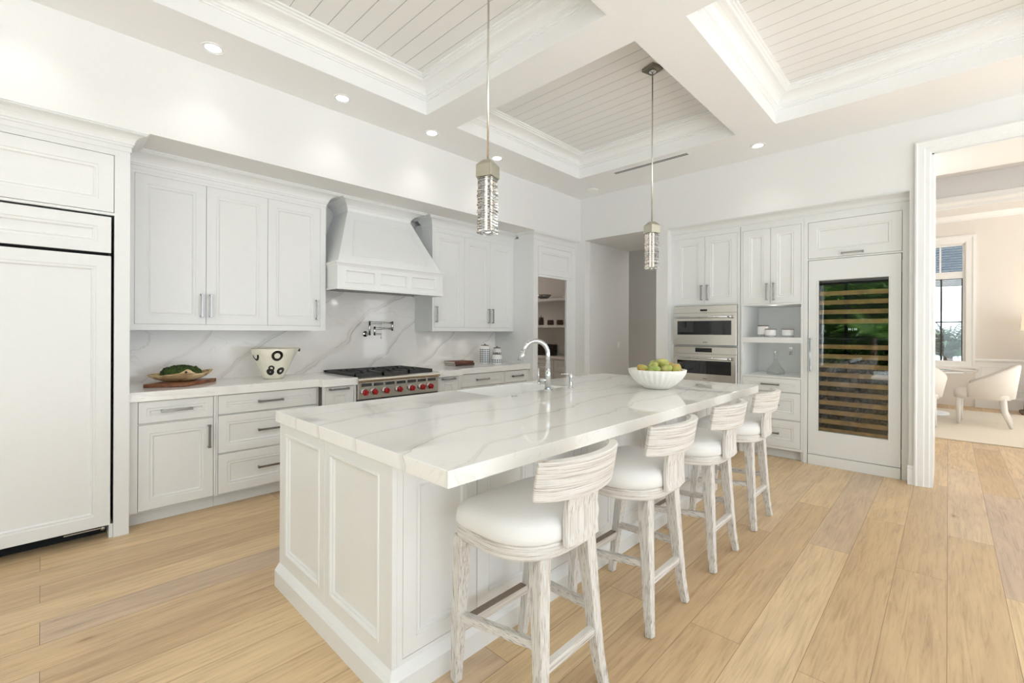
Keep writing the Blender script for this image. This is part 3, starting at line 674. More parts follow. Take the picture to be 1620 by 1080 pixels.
t = thing('tiered_stand', (6.3, 4.74, 1.925), 'white two-tier plate stack at the right of the upper pantry shelf', 'plates')
MB().lathe([(.07, 0), (.09, .035), (.02, .04), (.02, .14), (.09, .15), (.09, .158), (0, .158)], (6.3, 4.74, 1.9255), 24).build('stand', 'canw', t)
first = thing('pantry_jar', (6.3, 5.33, 1.462), 'tall dark pantry jar with a lid at the left of the lower shelf', 'jar')
MB().lathe([(.05, 0), (.052, .09), (.045, .11), (.045, .13), (.0, .13)], (6.3, 5.33, 1.4625), 20).build('body', 'jarbrown', first)
MB().lathe([(.05, .131), (.05, .142), (.012, .146), (.01, .17), (0, .17)], (6.3, 5.33, 1.4625), 20).build('lid', 'pull', first)
for y, lb in ((5.11, 'squat brown jar in the middle of the lower pantry shelf'), (4.90, 'squat brown jar at the right of the lower pantry shelf')):
    j = thing('pantry_jar', (6.3, y, 1.462), lb, 'jar')
    MB().lathe([(.055, 0), (.062, .04), (.055, .085), (.06, .09), (0, .088)], (6.3, y, 1.4625), 20).build('body', 'jarbrown', j)
t = thing('wicker_basket', (6.4, 5.3, .926), 'dark rectangular basket on the pantry counter', 'basket')
mb = MB().box(6.28, 6.52, 5.13, 5.48, .927, .935)
for i in range(9): z = .94+i*.02; mb.box(6.28, 6.292, 5.13, 5.48, z, z+.014).box(6.508, 6.52, 5.13, 5.48, z, z+.014).box(6.28, 6.52, 5.13, 5.142, z, z+.014).box(6.28, 6.52, 5.468, 5.48, z, z+.014)
for yy in (5.13, 5.2, 5.27, 5.34, 5.41, 5.472): mb.box(6.277, 6.285, yy, yy+.008, .93, 1.13)
mb.build('body', 'basket', t)

# ------------------------------------------------------------------ oven wall
def tall(name, u0, u1, label, holes, z1=2.56):
    t = thing(name, (XO, (u0+u1)/2, 0), label, 'cabinet'); return t
FN = fm('x', XO)
# oven cabinet y 1.70..2.51
t = thing('oven_cabinet', (XO, 2.1, 0), 'tall white cabinet with two doors above the stacked ovens', 'cabinet')
frame_mb(FN, 1.703, 2.51, .10, 2.56, [(1.731, 2.466, 1.682, 2.490), (1.728, 2.472, 1.190, 1.668), (1.728, 2.472, .757, 1.179), (1.731, 2.466, .622, .742), (1.731, 2.466, .13, .612)]).build('face_frame', 'cab', t, .0008)
MB().box(XO+.035, XB-.001, 1.72, 2.49, 1.67, 2.5).build('upper_interior', 'gap_shade', t); MB().box(XO+.035, XB-.001, 1.72, 2.49, .1, .75).build('lower_interior', 'gap_shade', t)
mb = MB().box(XO+.02, XB, 2.49, 2.51, 0, 2.56).box(XO+.02, XB, 1.695, 1.713, 0, 2.56).box(XO+.075, XO+.1, 1.703, 2.51, 0, .1).box(XO+.02, XB, 1.72, 2.49, 1.1795, 1.1895)
mb.build('body', 'cab', t)
door(FN, t, 2.0985, 2.466, 1.682, 2.490, 'door', .068, ('v', 1.73, 1.91, 2.132), .0018)
door(FN, t, 1.731, 2.0985, 1.682, 2.490, 'door', .068, ('v', 1.73, 1.91, 2.064), .0018)
dw = MB(); fbox(dw, FN, 1.733, 2.464, .624, .740, 0, -.02); o = dw.build('warming_drawer', 'cab', t, .001)
mb = MB(); fbox(mb, FN, 2.0, 2.208, .690, .723, .0005, .006); mb.build('handle', 'steel', o)
door(FN, t, 2.0985, 2.466, .13, .612, 'door', .062, ('v', .40, .56, 2.132)); door(FN, t, 1.731, 2.0985, .13, .612, 'door', .062, ('v', .40, .56, 2.064))
def oven(z0, z1, zl, hz, w0, w1, disp, label, txt):
    t = thing('wall_oven', (XO, 2.1, z0), label, 'oven')
    MB().box(XO-.004, XB-.05, 1.733, 2.467, z0, z1).build('body', 'steel', t, .001)
    F2 = fm('x', XO-.004)
    mb = MB(); fbox(mb, F2, 1.730, 2.470, zl+.002, z1, 0.0005, .016); c = mb.build('control_panel', 'steel', t, .002)
    mb = MB(); fbox(mb, F2, *disp, .0165, .018); mb.build('display', 'blackglass', c)
    mb = MB(); fbox(mb, F2, 1.730, 2.470, z0, zl-.003, 0.0005, .026); d = mb.build('door', 'steel', t, .002)
    mb = MB(); fbox(mb, F2, 1.786, 2.418, w0, w1, .0265, .0275); mb.build('window', 'blackglass', d)
    mb = MB(); x = XO-.004-.062; mb.cyl((x, 1.80, hz), (x, 2.43, hz), .011).cyl((x, 1.775, hz), (x, 1.80, hz), .019)
    for y in (1.83, 2.40): mb.cyl((x, y, hz), (XO-.028, y, hz), .009)
    mb.build('handle', 'chrome', d)
    to = text_mesh('brand_mark', txt, .018, 'iron')
    to.rotation_euler = (PI/2, 0, -PI/2); to.parent = d; to.location = Vector((XO-.0325, 2.08, z0+.028))-Vector(t.location)
oven(1.195, 1.664, 1.578, 1.528, 1.318, 1.484, (2.062, 2.142, 1.598, 1.622), 'upper stainless wall oven with small display and long bar handle', 'WOLF')
oven(.762, 1.174, 1.090, 1.040, .852, 1.010, (2.005, 2.20, 1.110, 1.160), 'lower stainless wall oven with wide black display', 'WOLF')
# niche cabinet y 1.08..1.70
t = thing('display_cabinet', (XO, 1.39, 0), 'white cabinet with two doors, two open shelves and drawers', 'cabinet')
n0, n1 = 1.107, 1.674
frame_mb(FN, 1.083, 1.6945, .10, 2.56, [(n0, n1, 1.665, 2.487), (n0, n1, 1.296, 1.648), (n0, n1, .876, 1.237), (n0, n1, .712, .856), (n0, n1, .418, .708), (n0, n1, .125, .414)]).build('face_frame', 'cab', t, .0008)
MB().box(XO+.035, XB-.001, n0, n1, 1.661, 2.5).build('upper_interior', 'gap_shade', t); MB().box(XO+.035, XB-.001, n0, n1, .1, .865).build('lower_interior', 'gap_shade', t)
mb = MB().box(XO+.02, XB, n1, 1.694, 0, 2.56).box(XO+.02, XB, 1.083, n0, 0, 2.56)
mb.box(XO+.0205, XB, n0, n1, .860, .875).box(XO+.02, XB, n0, n1, 1.648, 1.66).box(XB-.012, XB, n0, n1, .87, 1.66).box(XO+.075, XO+.1, 1.083, 1.694, 0, .1)
mb.build('body', 'cab', t)
MB().box(XO+.001, XB-.013, n0+.0005, n1-.0005, 1.2375, 1.2955).build('shelf', 'cab', t)
for z_ in (1.635, 1.225):
    l = bpy.data.lights.new('niche_fill', 'POINT'); l.energy = .9; l.color = (1, .97, .92); l.shadow_soft_size = .03; lo = bpy.data.objects.new('niche_fill', l); C.objects.link(lo); lo.location = (.12, 0, z_-.03); lo.parent = t  # added fill lamps that brighten the niche, no fixture there
md = 1.3955
door(FN, t, md, n1, 1.665, 2.487, 'door', .068, ('v', 1.70, 1.885, md+.034), .0018); door(FN, t, n0, md, 1.665, 2.487, 'door', .068, ('v', 1.70, 1.885, md-.034), .0018)
door(FN, t, n0, n1, .712, .856, 'drawer', .05, ('h', 1.305, 1.478, .788))
door(FN, t, n0, n1, .418, .708, 'drawer', .062, ('h', 1.305, 1.478, .570)); door(FN, t, n0, n1, .125, .414, 'drawer', .062, ('h', 1.305, 1.478, .268))
# wine unit y .252..1.083
t = thing('wine_cabinet_surround', (XO, .67, 0), 'white surround with flip-up panelled door above the wine cooler', 'cabinet')
frame_mb(FN, .252, 1.082, 0, 2.56, [(.306, 1.047, 2.107, 2.482), (.306, 1.047, 0, 2.092)]).build('face_frame', 'cab', t, .0008)
MB().box(XO+.035, XB-.001, .30, 1.05, 2.10, 2.5).build('interior', 'gap_shade', t)
mb = MB().box(XO+.02, XB, .252, .272, 0, 2.56).box(XO+.02, XB, 1.065, 1.082, 0, 2.56); mb.build('body', 'cab', t)
door(FN, t, .306, 1.047, 2.107, 2.482, 'door', .075, ('h', .588, .764, 2.136))
t = thing('wine_cooler', (XO, .67, 0), 'tall built-in wine cooler with white framed glass door', 'wine cooler')
dr = frame_mb(FN, .312, 1.042, .105, 2.088, [(.403, .953, .349, 1.877)], .045).build('door_frame', 'cab', t, .001)
mb = MB(); mb.rings([rectring(FN, .391, .965, .337, 1.889, i, d) for i, d in ((0, .0005), (.002, .004), (.008, .004), (.0118, .0005))], False, False); mb.build('glass_bead', 'cab', dr)
mb = MB(); fbox(mb, FN, .403, .953, .349, 1.877, -.014, -.022); mb.build('glass_pane', 'pane', dr)
pull_mb(FN, .955, 1.29, 1.018, True, .045, .008).build('handle', 'chrome', dr, .001)
MB().box(XO-.008, XO+.02, .312, 1.042, .0, .10).build('kick_plate', 'cab', t, .001)
mb = MB().box(XO+.5, XO+.52, .33, 1.03, .2, 1.95).box(XO+.05, XO+.5, .33, .35, .2, 1.95).box(XO+.05, XO+.5, 1.01, 1.03, .2, 1.95).box(XO+.05, XO+.5, .35, 1.01, 1.93, 1.95).box(XO+.05, XO+.5, .35, 1.01, .2, .22).box(XO+.07, XO+.5, .35, 1.01, 1.28, 1.30)
mb.build('interior', 'iron', t)
zr = [1.749, 1.657, 1.561, 1.465, 1.21, 1.112, 1.018, .926, .832, .736, .640, .545, .449, .357]
for z in zr:
    MB().box(XO+.055, XO+.075, .362, .998, z-.024, z+.020).box(XO+.075, XO+.48, .40, .43, z-.01, z+.005).box(XO+.075, XO+.48, .66, .69, z-.01, z+.005).box(XO+.075, XO+.48, .93, .96, z-.01, z+.005).build('rack', 'lwood', t, .001)
cp_ = MB().box(XO+.056, XO+.075, .35, 1.01, 1.345, 1.425).build('control_strip', 'blackglass', t)
to = text_mesh('display_digits', '55 | 55', .026, 'digit')
to.rotation_euler = (PI/2, 0, -PI/2); to.parent = cp_; to.location = Vector((XO+.054, .68, 1.376))-Vector(t.location)
mb = MB(); mb.lathe([(.085, 0), (.085, .01), (.02, .02)], (0, 0, 0), 28)
fanv = MB(); fanv.v = [Vector((XO+.49-v.z, .66+v.x, 1.33-.06+v.y*.8)) for v in mb.v]; fanv.f = mb.f; fanv.smooth = mb.smooth
bot = MB(); bpts = [(0, 0), (.036, .0), (.037, .02), (.037, .18), (.03, .21), (.014, .24), (.014, .29), (0, .29)]
bot.rings([[(XO+.11+.29-z, r*math.cos(a*PI/8), r*math.sin(a*PI/8)) for a in range(16)] for r, z in [(max(r, .001), z) for r, z in bpts]], True, True, True)
b0 = None
for z in zr[5:13]:
    for y in (.455, .54, .625, .71, .80, .885):
        if b0 is None:
            b0 = bot.build('wine_bottle', 'bottle'); tag(b0, 'dark wine bottle lying on a rack behind the cooler glass', 'bottle', 'dark wine bottles lying in the cooler'); b = b0
        else: b = b0.copy(); C.objects.link(b)
        b.location = (0, y, z+.0435)
# crown over the whole oven wall run
mb = MB(); sweep(mb, [(XO, 2.51), (XO, .252)], [(-.02, 2.54), (.004, 2.54), (.004, 2.555)]+coveprof(2.56, 2.6375, .118)[1:-1]+[(-.02, 2.6375)], False, -1)
o = mb.build('crown_molding', 'cab'); tag(o, 'long white crown molding along the top of the oven wall cabinets', 'crown molding')
# things in the niche
def canister(name, x, y, z, r, h, lb, cat='jar', grp=None):
    t = thing(name, (x, y, z), lb, cat, grp)
    MB().lathe([(r*.96, 0), (r, .004), (r, h*.85), (r*.97, h*.86), (0, h*.86)], (x, y, z+.0005), 28).build('body', 'canw', t)
    MB().lathe([(r+.0006, .004), (r+.0006, h*.22), (r*.99, h*.22)], (x, y, z+.0005), 28, False, False).build('band', speckband, t)
    MB().lathe([(r*1.01, h*.862), (r*1.01, h*.93), (0, h*.93)], (x, y, z+.0005), 28).build('lid', 'darkwood', t)
speckband = speckle(mat('grey_patterned_band', (.42, .42, .43), .4), 120, .5)
canister('lidded_canister', 5.66, 1.508, 1.2955, .056, .142, 'tallest white candle jar with wooden lid on the niche shelf')
canister('lidded_canister', 5.60, 1.418, 1.2955, .055, .098, 'short white candle jar with wooden lid in front of the tallest one')
canister('lidded_canister', 5.64, 1.258, 1.2955, .058, .098, 'short white candle jar with wooden lid standing alone on the right')
t = thing('glass_decanter', (5.70, 1.39, .876), 'clear glass decanter with wide base in the lower niche', 'decanter')
MB().lathe([(.05, .002), (.085, .008), (.092, .03), (.08, .06), (.045, .105), (.022, .15), (.019, .20), (.030, .275), (.028, .275), (.017, .20), (.020, .15), (.043, .104), (.078, .060), (.089, .031), (.083, .012), (.05, .006), (0, .006)], (5.70, 1.39, .8762), 36, True, False).build('body', 'thin', t)
t = thing('wall_outlet', (XB-.012, 1.33, 1.13), 'white double power outlet on the niche back wall', 'outlet')
MB().box(XB-.018, XB-.0125, 1.292, 1.368, 1.07, 1.19).build('plate', 'canw', t, .001)
MB().box(XB-.020, XB-.0181, 1.312, 1.348, 1.085, 1.125).box(XB-.020, XB-.0181, 1.312, 1.348, 1.135, 1.175).build('sockets', 'pull', t)
t = thing('light_switch', (6.3, 3.738, 1.147), 'white rocker light switch on the grey hall wall', 'switch')
MB().box(6.255, 6.335, 3.733, 3.7395, 1.09, 1.21).build('plate', 'canw', t, .001); MB().box(6.28, 6.31, 3.729, 3.7328, 1.115, 1.185).build('rocker', 'trim', t)

# ------------------------------------------------------------------ island
ix0, ix1, iy0, iy1 = .885, 4.01, 1.450, 2.565
FI = fm('x', ix0); FS = fm('y', iy0)
t = thing('kitchen_island', (2.45, 2.0, 0), 'long white panelled kitchen island base with plinth', 'kitchen island')
mb = MB().box(ix0+.021, ix1-.021, iy0+.022, iy1-.021, .10, .66).box(ix0+.021, 2.06, iy0+.022, iy1-.021, .66, .862).box(2.84, ix1-.021, iy0+.022, iy1-.021, .66, .862).box(2.06, 2.84, iy0+.022, 2.13, .66, .862).box(.935-.03, ix1, iy0+.14, iy1-.1, 0, .1)
mb.build('body', 'gap_shade', t)
MB().box(ix1-.02, ix1, iy0+.0205, iy1-.0205, .119, .862).build('end_panel', 'cab', t, .001)
mb = MB(); sweep(mb, [(ix0, iy1), (ix0, iy0), (ix1, iy0), (ix1, iy1)], [(-.03, 0), (.024, 0), (.024, .082), (.019, .090), (.014, .098), (.006, .108), (0, .116), (-.03, .118)], False, -1)
mb.build('plinth', 'cab', t)
ends = [(2.072, 2.478), (1.545, 1.962)]
frame_mb(FI, iy0, iy1, .112, .862, [(a, b, .180, .808) for a, b in ends]).build('end_frame', 'cab', t, .0006)
for a, b in ends:
    mb = MB(); mb.rings([rectring(FI, a-.0, b+.0, .180, .808, i, d) for i, d in ((-.004, .0), (-.002, .004), (.005, .005), (.011, .002), (.014, -.004), (.022, -.006), (.026, -.013))], False, True); mb.build('end_panel', 'cab', t)
mb = MB(); fbox(mb, FI, 2.012, 2.022, .118, .862, .0003, .0025); mb.build('end_bead', 'cab', t)
dw_ = .3665; us = []; u = .930
for p in range(4):
    us += [(u, u+dw_), (u+dw_, u+2*dw_)]; u += 2*dw_+.03
frame_mb(FS, ix0+.0205, ix1, .112, .862, [(us[i][0], us[i+1][1], .135, .838) for i in (0, 2, 4, 6)]).build('front_frame', 'cab', t, .0006)
for a, b in us: door(FS, t, a, b, .135, .838, 'door', .058, None, .0018)
MB().box(ix0+.0205, 2.06, iy1-.02, iy1, .119, .862).box(2.84, ix1, iy1-.02, iy1, .119, .862).box(2.06, 2.84, iy1-.02, iy1, .119, .67).build('rear_panel', 'cab', t)
# island countertop with a gap for the sink
mb = MB(); a0, a1, b0_, b1_ = .868, 4.03, 1.105, 2.585; z0, z1 = .864, .92
sk = (2.07, 2.83, 2.14)
ol = [(a0, b0_), (a1, b0_), (a1, b1_), (sk[1], b1_), (sk[1], sk[2]), (sk[0], sk[2]), (sk[0], b1_), (a0, b1_)]
mb.rings([[(x, y, z0) for x, y in ol], [(x, y, z1) for x, y in ol]]); o = mb.build('island_countertop', 'marble_i', None, .0025, None, 2)
tag(o, 'polished white marble countertop on the island', 'countertop')
t = thing('farmhouse_sink', (2.45, 2.4, .70), 'white apron-front sink set in the far side of the island', 'sink')
mb = MB(); s0, s1, s2, s3 = 2.072, 2.828, 2.142, 2.60
R_ = lambda i, z: [(s0+i, s2+i, z), (s1-i, s2+i, z), (s1-i, s3-i, z), (s0+i, s3-i, z)]
mb.rings([R_(0, .68), R_(0, .914), R_(.003, .917), R_(.022, .917), R_(.026, .913), R_(.035, .72), R_(.06, .70)], True, True); mb.build('basin', 'sink', t, .001)
MB().lathe([(.04, 0), (.04, .004), (.02, .003), (0, .001)], (2.45, 2.36, .7005), 20).build('drain', 'chrome', t)
# faucet
t = thing('kitchen_faucet', (2.55, 2.07, .92), 'tall chrome gooseneck faucet standing on the island', 'faucet')
fx, fy = 2.53, 2.075
MB().lathe([(.03, 0), (.03, .006), (.024, .010), (.024, .015)], (fx, fy, .9205), 24).lathe([(.0215, .01), (.0215, .13), (.019, .14), (.019, .155)], (fx, fy, .9205), 24).build('body', 'chrome', t)
pts = [(fx, fy, 1.06), (fx, fy, 1.185)]; dx, dy = -.80, .60
for i in range(1, 13):
    a = i/12*PI*.93; pts.append((fx+dx*.090*(1-math.cos(a)), fy+dy*.090*(1-math.cos(a)), 1.19+.092*math.sin(a)))
MB().tube(pts, .0165, 16).build('gooseneck', 'chrome', t)
e = Vector(pts[-1]); e2 = (Vector(pts[-1])-Vector(pts[-2])).normalized()
MB().tube([e, e+e2*.075], [.018, .019], 16).build('spray_head', 'chrome', t)
MB().tube([(fx, fy, 1.0), (fx-.045, fy+.035, 1.0)], .015).tube([(fx-.055, fy+.042, .985), (fx-.055, fy+.042, 1.085)], .0075).tube([(fx-.045, fy+.035, .98), (fx-.06, fy+.047, .98)], .012).build('lever', 'chrome', t)
t = thing('soap_dispenser', (2.787, 2.061, .92), 'short chrome soap dispenser beside the faucet', 'soap dispenser')
c = (2.787, 2.061, .9205)
MB().lathe([(.022, 0), (.022, .004), (.013, .01), (.012, .06), (.015, .075), (.017, .118), (.0, .12)], c, 20).tube([(c[0], c[1], c[2]+.108), (c[0]-.055, c[1]+.05, c[2]+.108)], .005).build('body', 'chrome', t)
t = thing('air_switch_button', (2.168, 2.061, .92), 'small round chrome button flush in the island marble', 'button')
MB().lathe([(.022, 0), (.022, .003), (.015, .004), (.015, .007), (0, .007)], (2.168, 2.061, .9205), 20).build('cap', 'chrome', t)

# fruit bowl with fruit
bx, by_ = 3.26, 1.60
t = thing('fruit_bowl', (bx, by_, .92), 'large white ribbed bowl full of green fruit on the island', 'bowl')
rib = lambda a, z: 1+.022*math.cos(30*a)*min(1, z/.03)
MB().lathe([(.07, 0), (.09, .004), (.135, .035), (.178, .075), (.203, .115), (.210, .143), (.205, .147), (.198, .143)], (bx, by_, .9203), 120, True, False, True, rib).build('outer_shell', 'bisque', t)
MB().lathe([(.1985, .143), (.190, .115), (.165, .078), (.12, .04), (.07, .02), (0, .018)], (bx, by_, .9203), 48, False, False).build('inner_surface', 'bisque', t)
MB()
def fruit_mesh(name, m):
    mb = MB(); mb.lathe([(0, -.038), (.018, -.036), (.033, -.022), (.038, 0), (.033, .022), (.022, .040), (.012, .052), (0, .056)], (0, 0, 0), 20); return mb.build(name, m)
fr = [(-.105, .055, .150, 'fr2', 'red-blushed fruit at the far left of the bowl'), (-.125, -.03, .145, 'fr3', 'deep green fruit at the front left rim of the bowl'), (-.03, .02, .162, 'fr1', 'pale green fruit left of the bowl centre'),
      (-.035, -.085, .150, 'fr1', 'pale green fruit at the front of the bowl'), (.045, -.03, .195, 'fr1', 'green fruit on top of the pile in the bowl'), (.065, .06, .178, 'fr3', 'deep green fruit behind the topmost one'),
      (.045, -.125, .148, 'fr2', 'red-blushed fruit at the front right of the bowl'), (.125, -.055, .158, 'fr2', 'red-blushed fruit at the right rim of the bowl'), (.12, .04, .152, 'fr1', 'pale green fruit at the back right of the bowl')]
src = {}
for i, (x, y, z, m, lb) in enumerate(fr):
    if m not in src: o = fruit_mesh('fruit', m); src[m] = o
    else: o = src[m].copy(); C.objects.link(o)
    o.location = (bx+x, by_+y, .92+z-.008); o.rotation_euler = (rnd.uniform(.6, 1.5), rnd.uniform(-.5, .5), rnd.uniform(0, 6)); s_ = rnd.uniform(1.0, 1.18); o.scale = (s_, s_, s_)
    tag(o, lb, 'fruit', 'fruit in the ribbed bowl')

# ------------------------------------------------------------------ pendants
def pendant(x, y, rz, label):
    t = thing('pendant_light', (x, y, ZT), label, 'pendant light', None, rz)
    zt = 2.245; h = .046
    def B(f): mb = MB(); f(mb); return mb
    def loc(mb, name, m, bev=0):
        o = mb.build(name, m, None, bev); o.parent = t; return o
    loc(MB().box(-.06, .06, -.06, .06, -.026, -.0008), 'canopy', 'bronze', .002)
    loc(MB().lathe([(.03, -.027), (.028, -.04), (.012, -.044), (0, -.044)], (0, 0, 0), 8), 'canopy_crystal', 'chrome')
    loc(MB().cyl((0, 0, -.03), (0, 0, zt-ZT), .0055, 10), 'rod', 'steel')
    sq = lambda s, z: [(-s, -s, z-ZT), (s, -s, z-ZT), (s, s, z-ZT), (-s, s, z-ZT)]
    loc(MB().rings([sq(h, 2.150), sq(h, 2.215), sq(.020, zt), ]), 'cap', 'champ', .0015)
    loc(MB().box(-.006, .006, -.006, .006, 1.875-ZT, 2.148-ZT), 'led_core', 'core')
    r = random.Random(int(x*100)); mb = MB(); z = 2.148
    while z > 1.86:
        hh = r.uniform(.006, .020); s = .041+r.uniform(-.0035, .001)
        zl = max(1.856, z-hh)
        mb.rings([sq(s, zl), sq(s*r.uniform(.985, 1), z-.0014)]) if z-zl > .004 else None
        z = zl
    loc(mb, 'crystal_column', 'crystal', .0012)
    l = bpy.data.lights.new('pendant_lamp', 'POINT'); l.energy = 2; l.color = (1, .93, .82); l.shadow_soft_size = .04
    o = bpy.data.objects.new('pendant_lamp', l); C.objects.link(o); o.location = (0, 0, 1.82-ZT); o.parent = t
pendant(1.62, 1.74, math.radians(17), 'nearer crystal column pendant with champagne cap over the island')
pendant(3.445, 1.74, math.radians(-18), 'farther crystal column pendant, its canopy visible on the planks')

# ------------------------------------------------------------------ counter accessories
t = thing('cutting_board', (.78, 4.25, .925), 'reddish walnut cutting board under the wooden bowl', 'cutting board', None)
c0 = Vector((.515, 4.225)); du = Vector((.238, -.13)); dv = Vector((.262, .295))
cs = [c0, c0+du, c0+du+dv, c0+dv]
MB().rings([[(p.x, p.y, .9255) for p in cs], [(p.x, p.y, .952) for p in cs]]).build('board', 'board', t, .004)
t = thing('root_wood_bowl', (.785, 4.33, .9525), 'pale carved root-wood bowl filled with green moss', 'bowl')
mb = MB(); rs = []; rsi = []
n = 64
def rimz(a): return .060+.022*math.cos(a*1-PI)*(-1)*.5+.034*math.exp(-((((a+PI/2-.10+PI) % (2*PI))-PI)/.20)**2)+.012*max(0, -math.cos(a))**4+.008*math.sin(3*a+1)
ang = .0
def bp_(a, s, z, w=1): 
    xr = .185*s*(1+.05*math.sin(2*a+1)+.10*max(0, math.cos(a))**6+.12*max(0, -math.cos(a))**8); yr = .125*s
    return (.765+xr*math.cos(a), 4.33+yr*math.sin(a), .953+z)
for s, zf in ((.40, 0), (.55, .10), (.78, .40), (.93, .75), (1.0, 1.0), (.95, .99), (.87, .72), (.6, .4), (.02, .35)):
    rs.append([bp_(2*PI*j/n, s, max(0, rimz(2*PI*j/n)*zf)) for j in range(n)])
mb.rings(rs, True, True, True).build('shell', 'root', t)
mb = MB(); rs = []
for i in range(9):
    f = i/8; rr = math.sin(f*PI/2)
    rs.append([(.765+.130*rr*math.cos(2*PI*j/40)*(1+.06*math.sin(5*j)), 4.34+.098*rr*math.sin(2*PI*j/40), 1.000+.068*math.cos(f*PI/2)**.6+.007*math.sin(j*1.3+i*2.1)+.005*math.sin(j*2.9+i*1.1)) for j in range(40)])
mb.rings(rs, True, False, True); mo = mb.build('moss', 'moss', t)
kn = MB(); kn.tube([(.772, 4.2165, 1.026), (.772, 4.208, 1.027)], [.010, .007], 10); kn.build('knot_hole', 'spot', t)
t = thing('spotted_bowl', (1.43, 4.31, .925), 'cream ceramic pouring bowl with black painted rings', 'bowl')
sx, sy = 1.43, 4.31
def spout(a, z): 
    d = ((a+.05+PI) % (2*PI))-PI
    return 1+(.22*math.exp(-(d/.22)**2) if z > .2 else .22*math.exp(-(d/.25)**2)*max(0, z/.25)**3)
prof = [(.075, 0), (.085, .01), (.125, .10), (.162, .19), (.180, .262), (.176, .266), (.170, .262), (.15, .18), (.11, .10), (.07, .03), (0, .025)]
MB().lathe(prof, (sx, sy, .9255), 64, True, False, True, spout).build('body', 'cream', t)
def rad_at(z):
    for (r0_, z0_), (r1_, z1_) in zip(prof[:4], prof[1:5]):
        if z0_ <= z <= z1_: return r0_+(r1_-r0_)*(z-z0_)/(z1_-z0_)
    return .17
def ringspot(a0, z0, ro, ri, arc=(0, 2*PI)):
    mb = MB(); n = 24; rs = []
    for r in (ri, ro):
        ring = []
        for j in range(n+1):
            th = arc[0]+(arc[1]-arc[0])*j/n; z = z0+r*math.sin(th); a = a0+r*math.cos(th)/rad_at(z0); R = (rad_at(max(0.011, min(z, .26)))+.0012)*spout(a, z)
            ring.append((sx+R*math.cos(a), sy+R*math.sin(a), .9255+z))
        rs.append(ring)
    mb.rings(rs, False, False, False, False); mb.build('painted_ring', 'spot', t)
av = math.atan2(-sy, -sx)
ringspot(av+.18, .205, .045, .024); ringspot(av-.98, .205, .042, .024, (PI*.95, PI*2.1)); ringspot(av+.52, .07, .032, .010); ringspot(av-.22, .065, .030, .004); ringspot(av-.12, .098, .024, .010)
def painted_tip():
    a = -.05; R = rad_at(.25)*spout(a, .25); MB().lathe([(0, -.018), (.008, -.014), (.011, 0), (.008, .012), (0, .016)], (sx+R*math.cos(a), sy+R*math.sin(a), .9255+.248), 12).build('painted_tip', 'spot', t)
painted_tip()
for k, (z, m, lb, dx) in enumerate(((.9255, 'bookB', 'dark brown book, lower of the two beside the canisters', 0), (.9535, 'bookA', 'reddish brown book, upper of the two beside the canisters', -.012))):
    t = thing('book', (3.62, 4.38, z), lb, 'book'); x0 = 3.47+dx; x1 = x0+.30; y0, y1 = 4.28, 4.50; h = .027
    MB().box(x0, x1, y0, y1, z, z+.003).box(x0, x1, y0, y1, z+h-.003, z+h).box(x0, x1, y0, y0+.004, z, z+h).build('cover', m, t, .001)
    MB().box(x0+.005, x1-.005, y0+.0045, y1-.005, z+.0032, z+h-.0032).build('pages', 'paper', t)
def lattice(x, y, r, h, lb):
    t = thing('lattice_canister', (x, y, .925), lb, 'canister'); z = .9255
    MB().lathe([(r*.92, 0), (r, .008), (r, h-.02), (r*.85, h-.006), (r*.78, h), (0, h)], (x, y, z), 40).build('body', 'canw', t)
    MB().lathe([(r*.80, h+.0005), (r*.80, h+.008), (r*.2, h+.012), (0, h+.012)], (x, y, z), 30).lathe([(.008, h+.012), (.013, h+.022), (0, h+.028)], (x, y, z), 14).build('lid', 'brass', t)
    mb = MB(); nn = 14; rows = int((h-.05)/.026)
    for i in range(rows):
        for j in range(nn):
            a = 2*PI*j/nn; d = .32*2*PI/nn; zz_ = z+.02+i*.026; R = r+.0008
            mb.add([(x+R*math.cos(a-d/1), y+R*math.sin(a-d), zz_), (x+R*math.cos(a+d), y+R*math.sin(a+d), zz_), (x+R*math.cos(a+d), y+R*math.sin(a+d), zz_+.017), (x+R*math.cos(a-d), y+R*math.sin(a-d), zz_+.017)], [(0, 1, 2, 3)])
    mb.build('square_pattern', 'canb', t)
lattice(4.02, 4.36, .066, .235, 'tall white canister with dark square lattice pattern and lid')
lattice(4.10, 4.215, .067, .125, 'squat white lattice canister in front of a taller one')
lattice(4.30, 4.42, .060, .195, 'medium lattice canister standing behind the squat one')

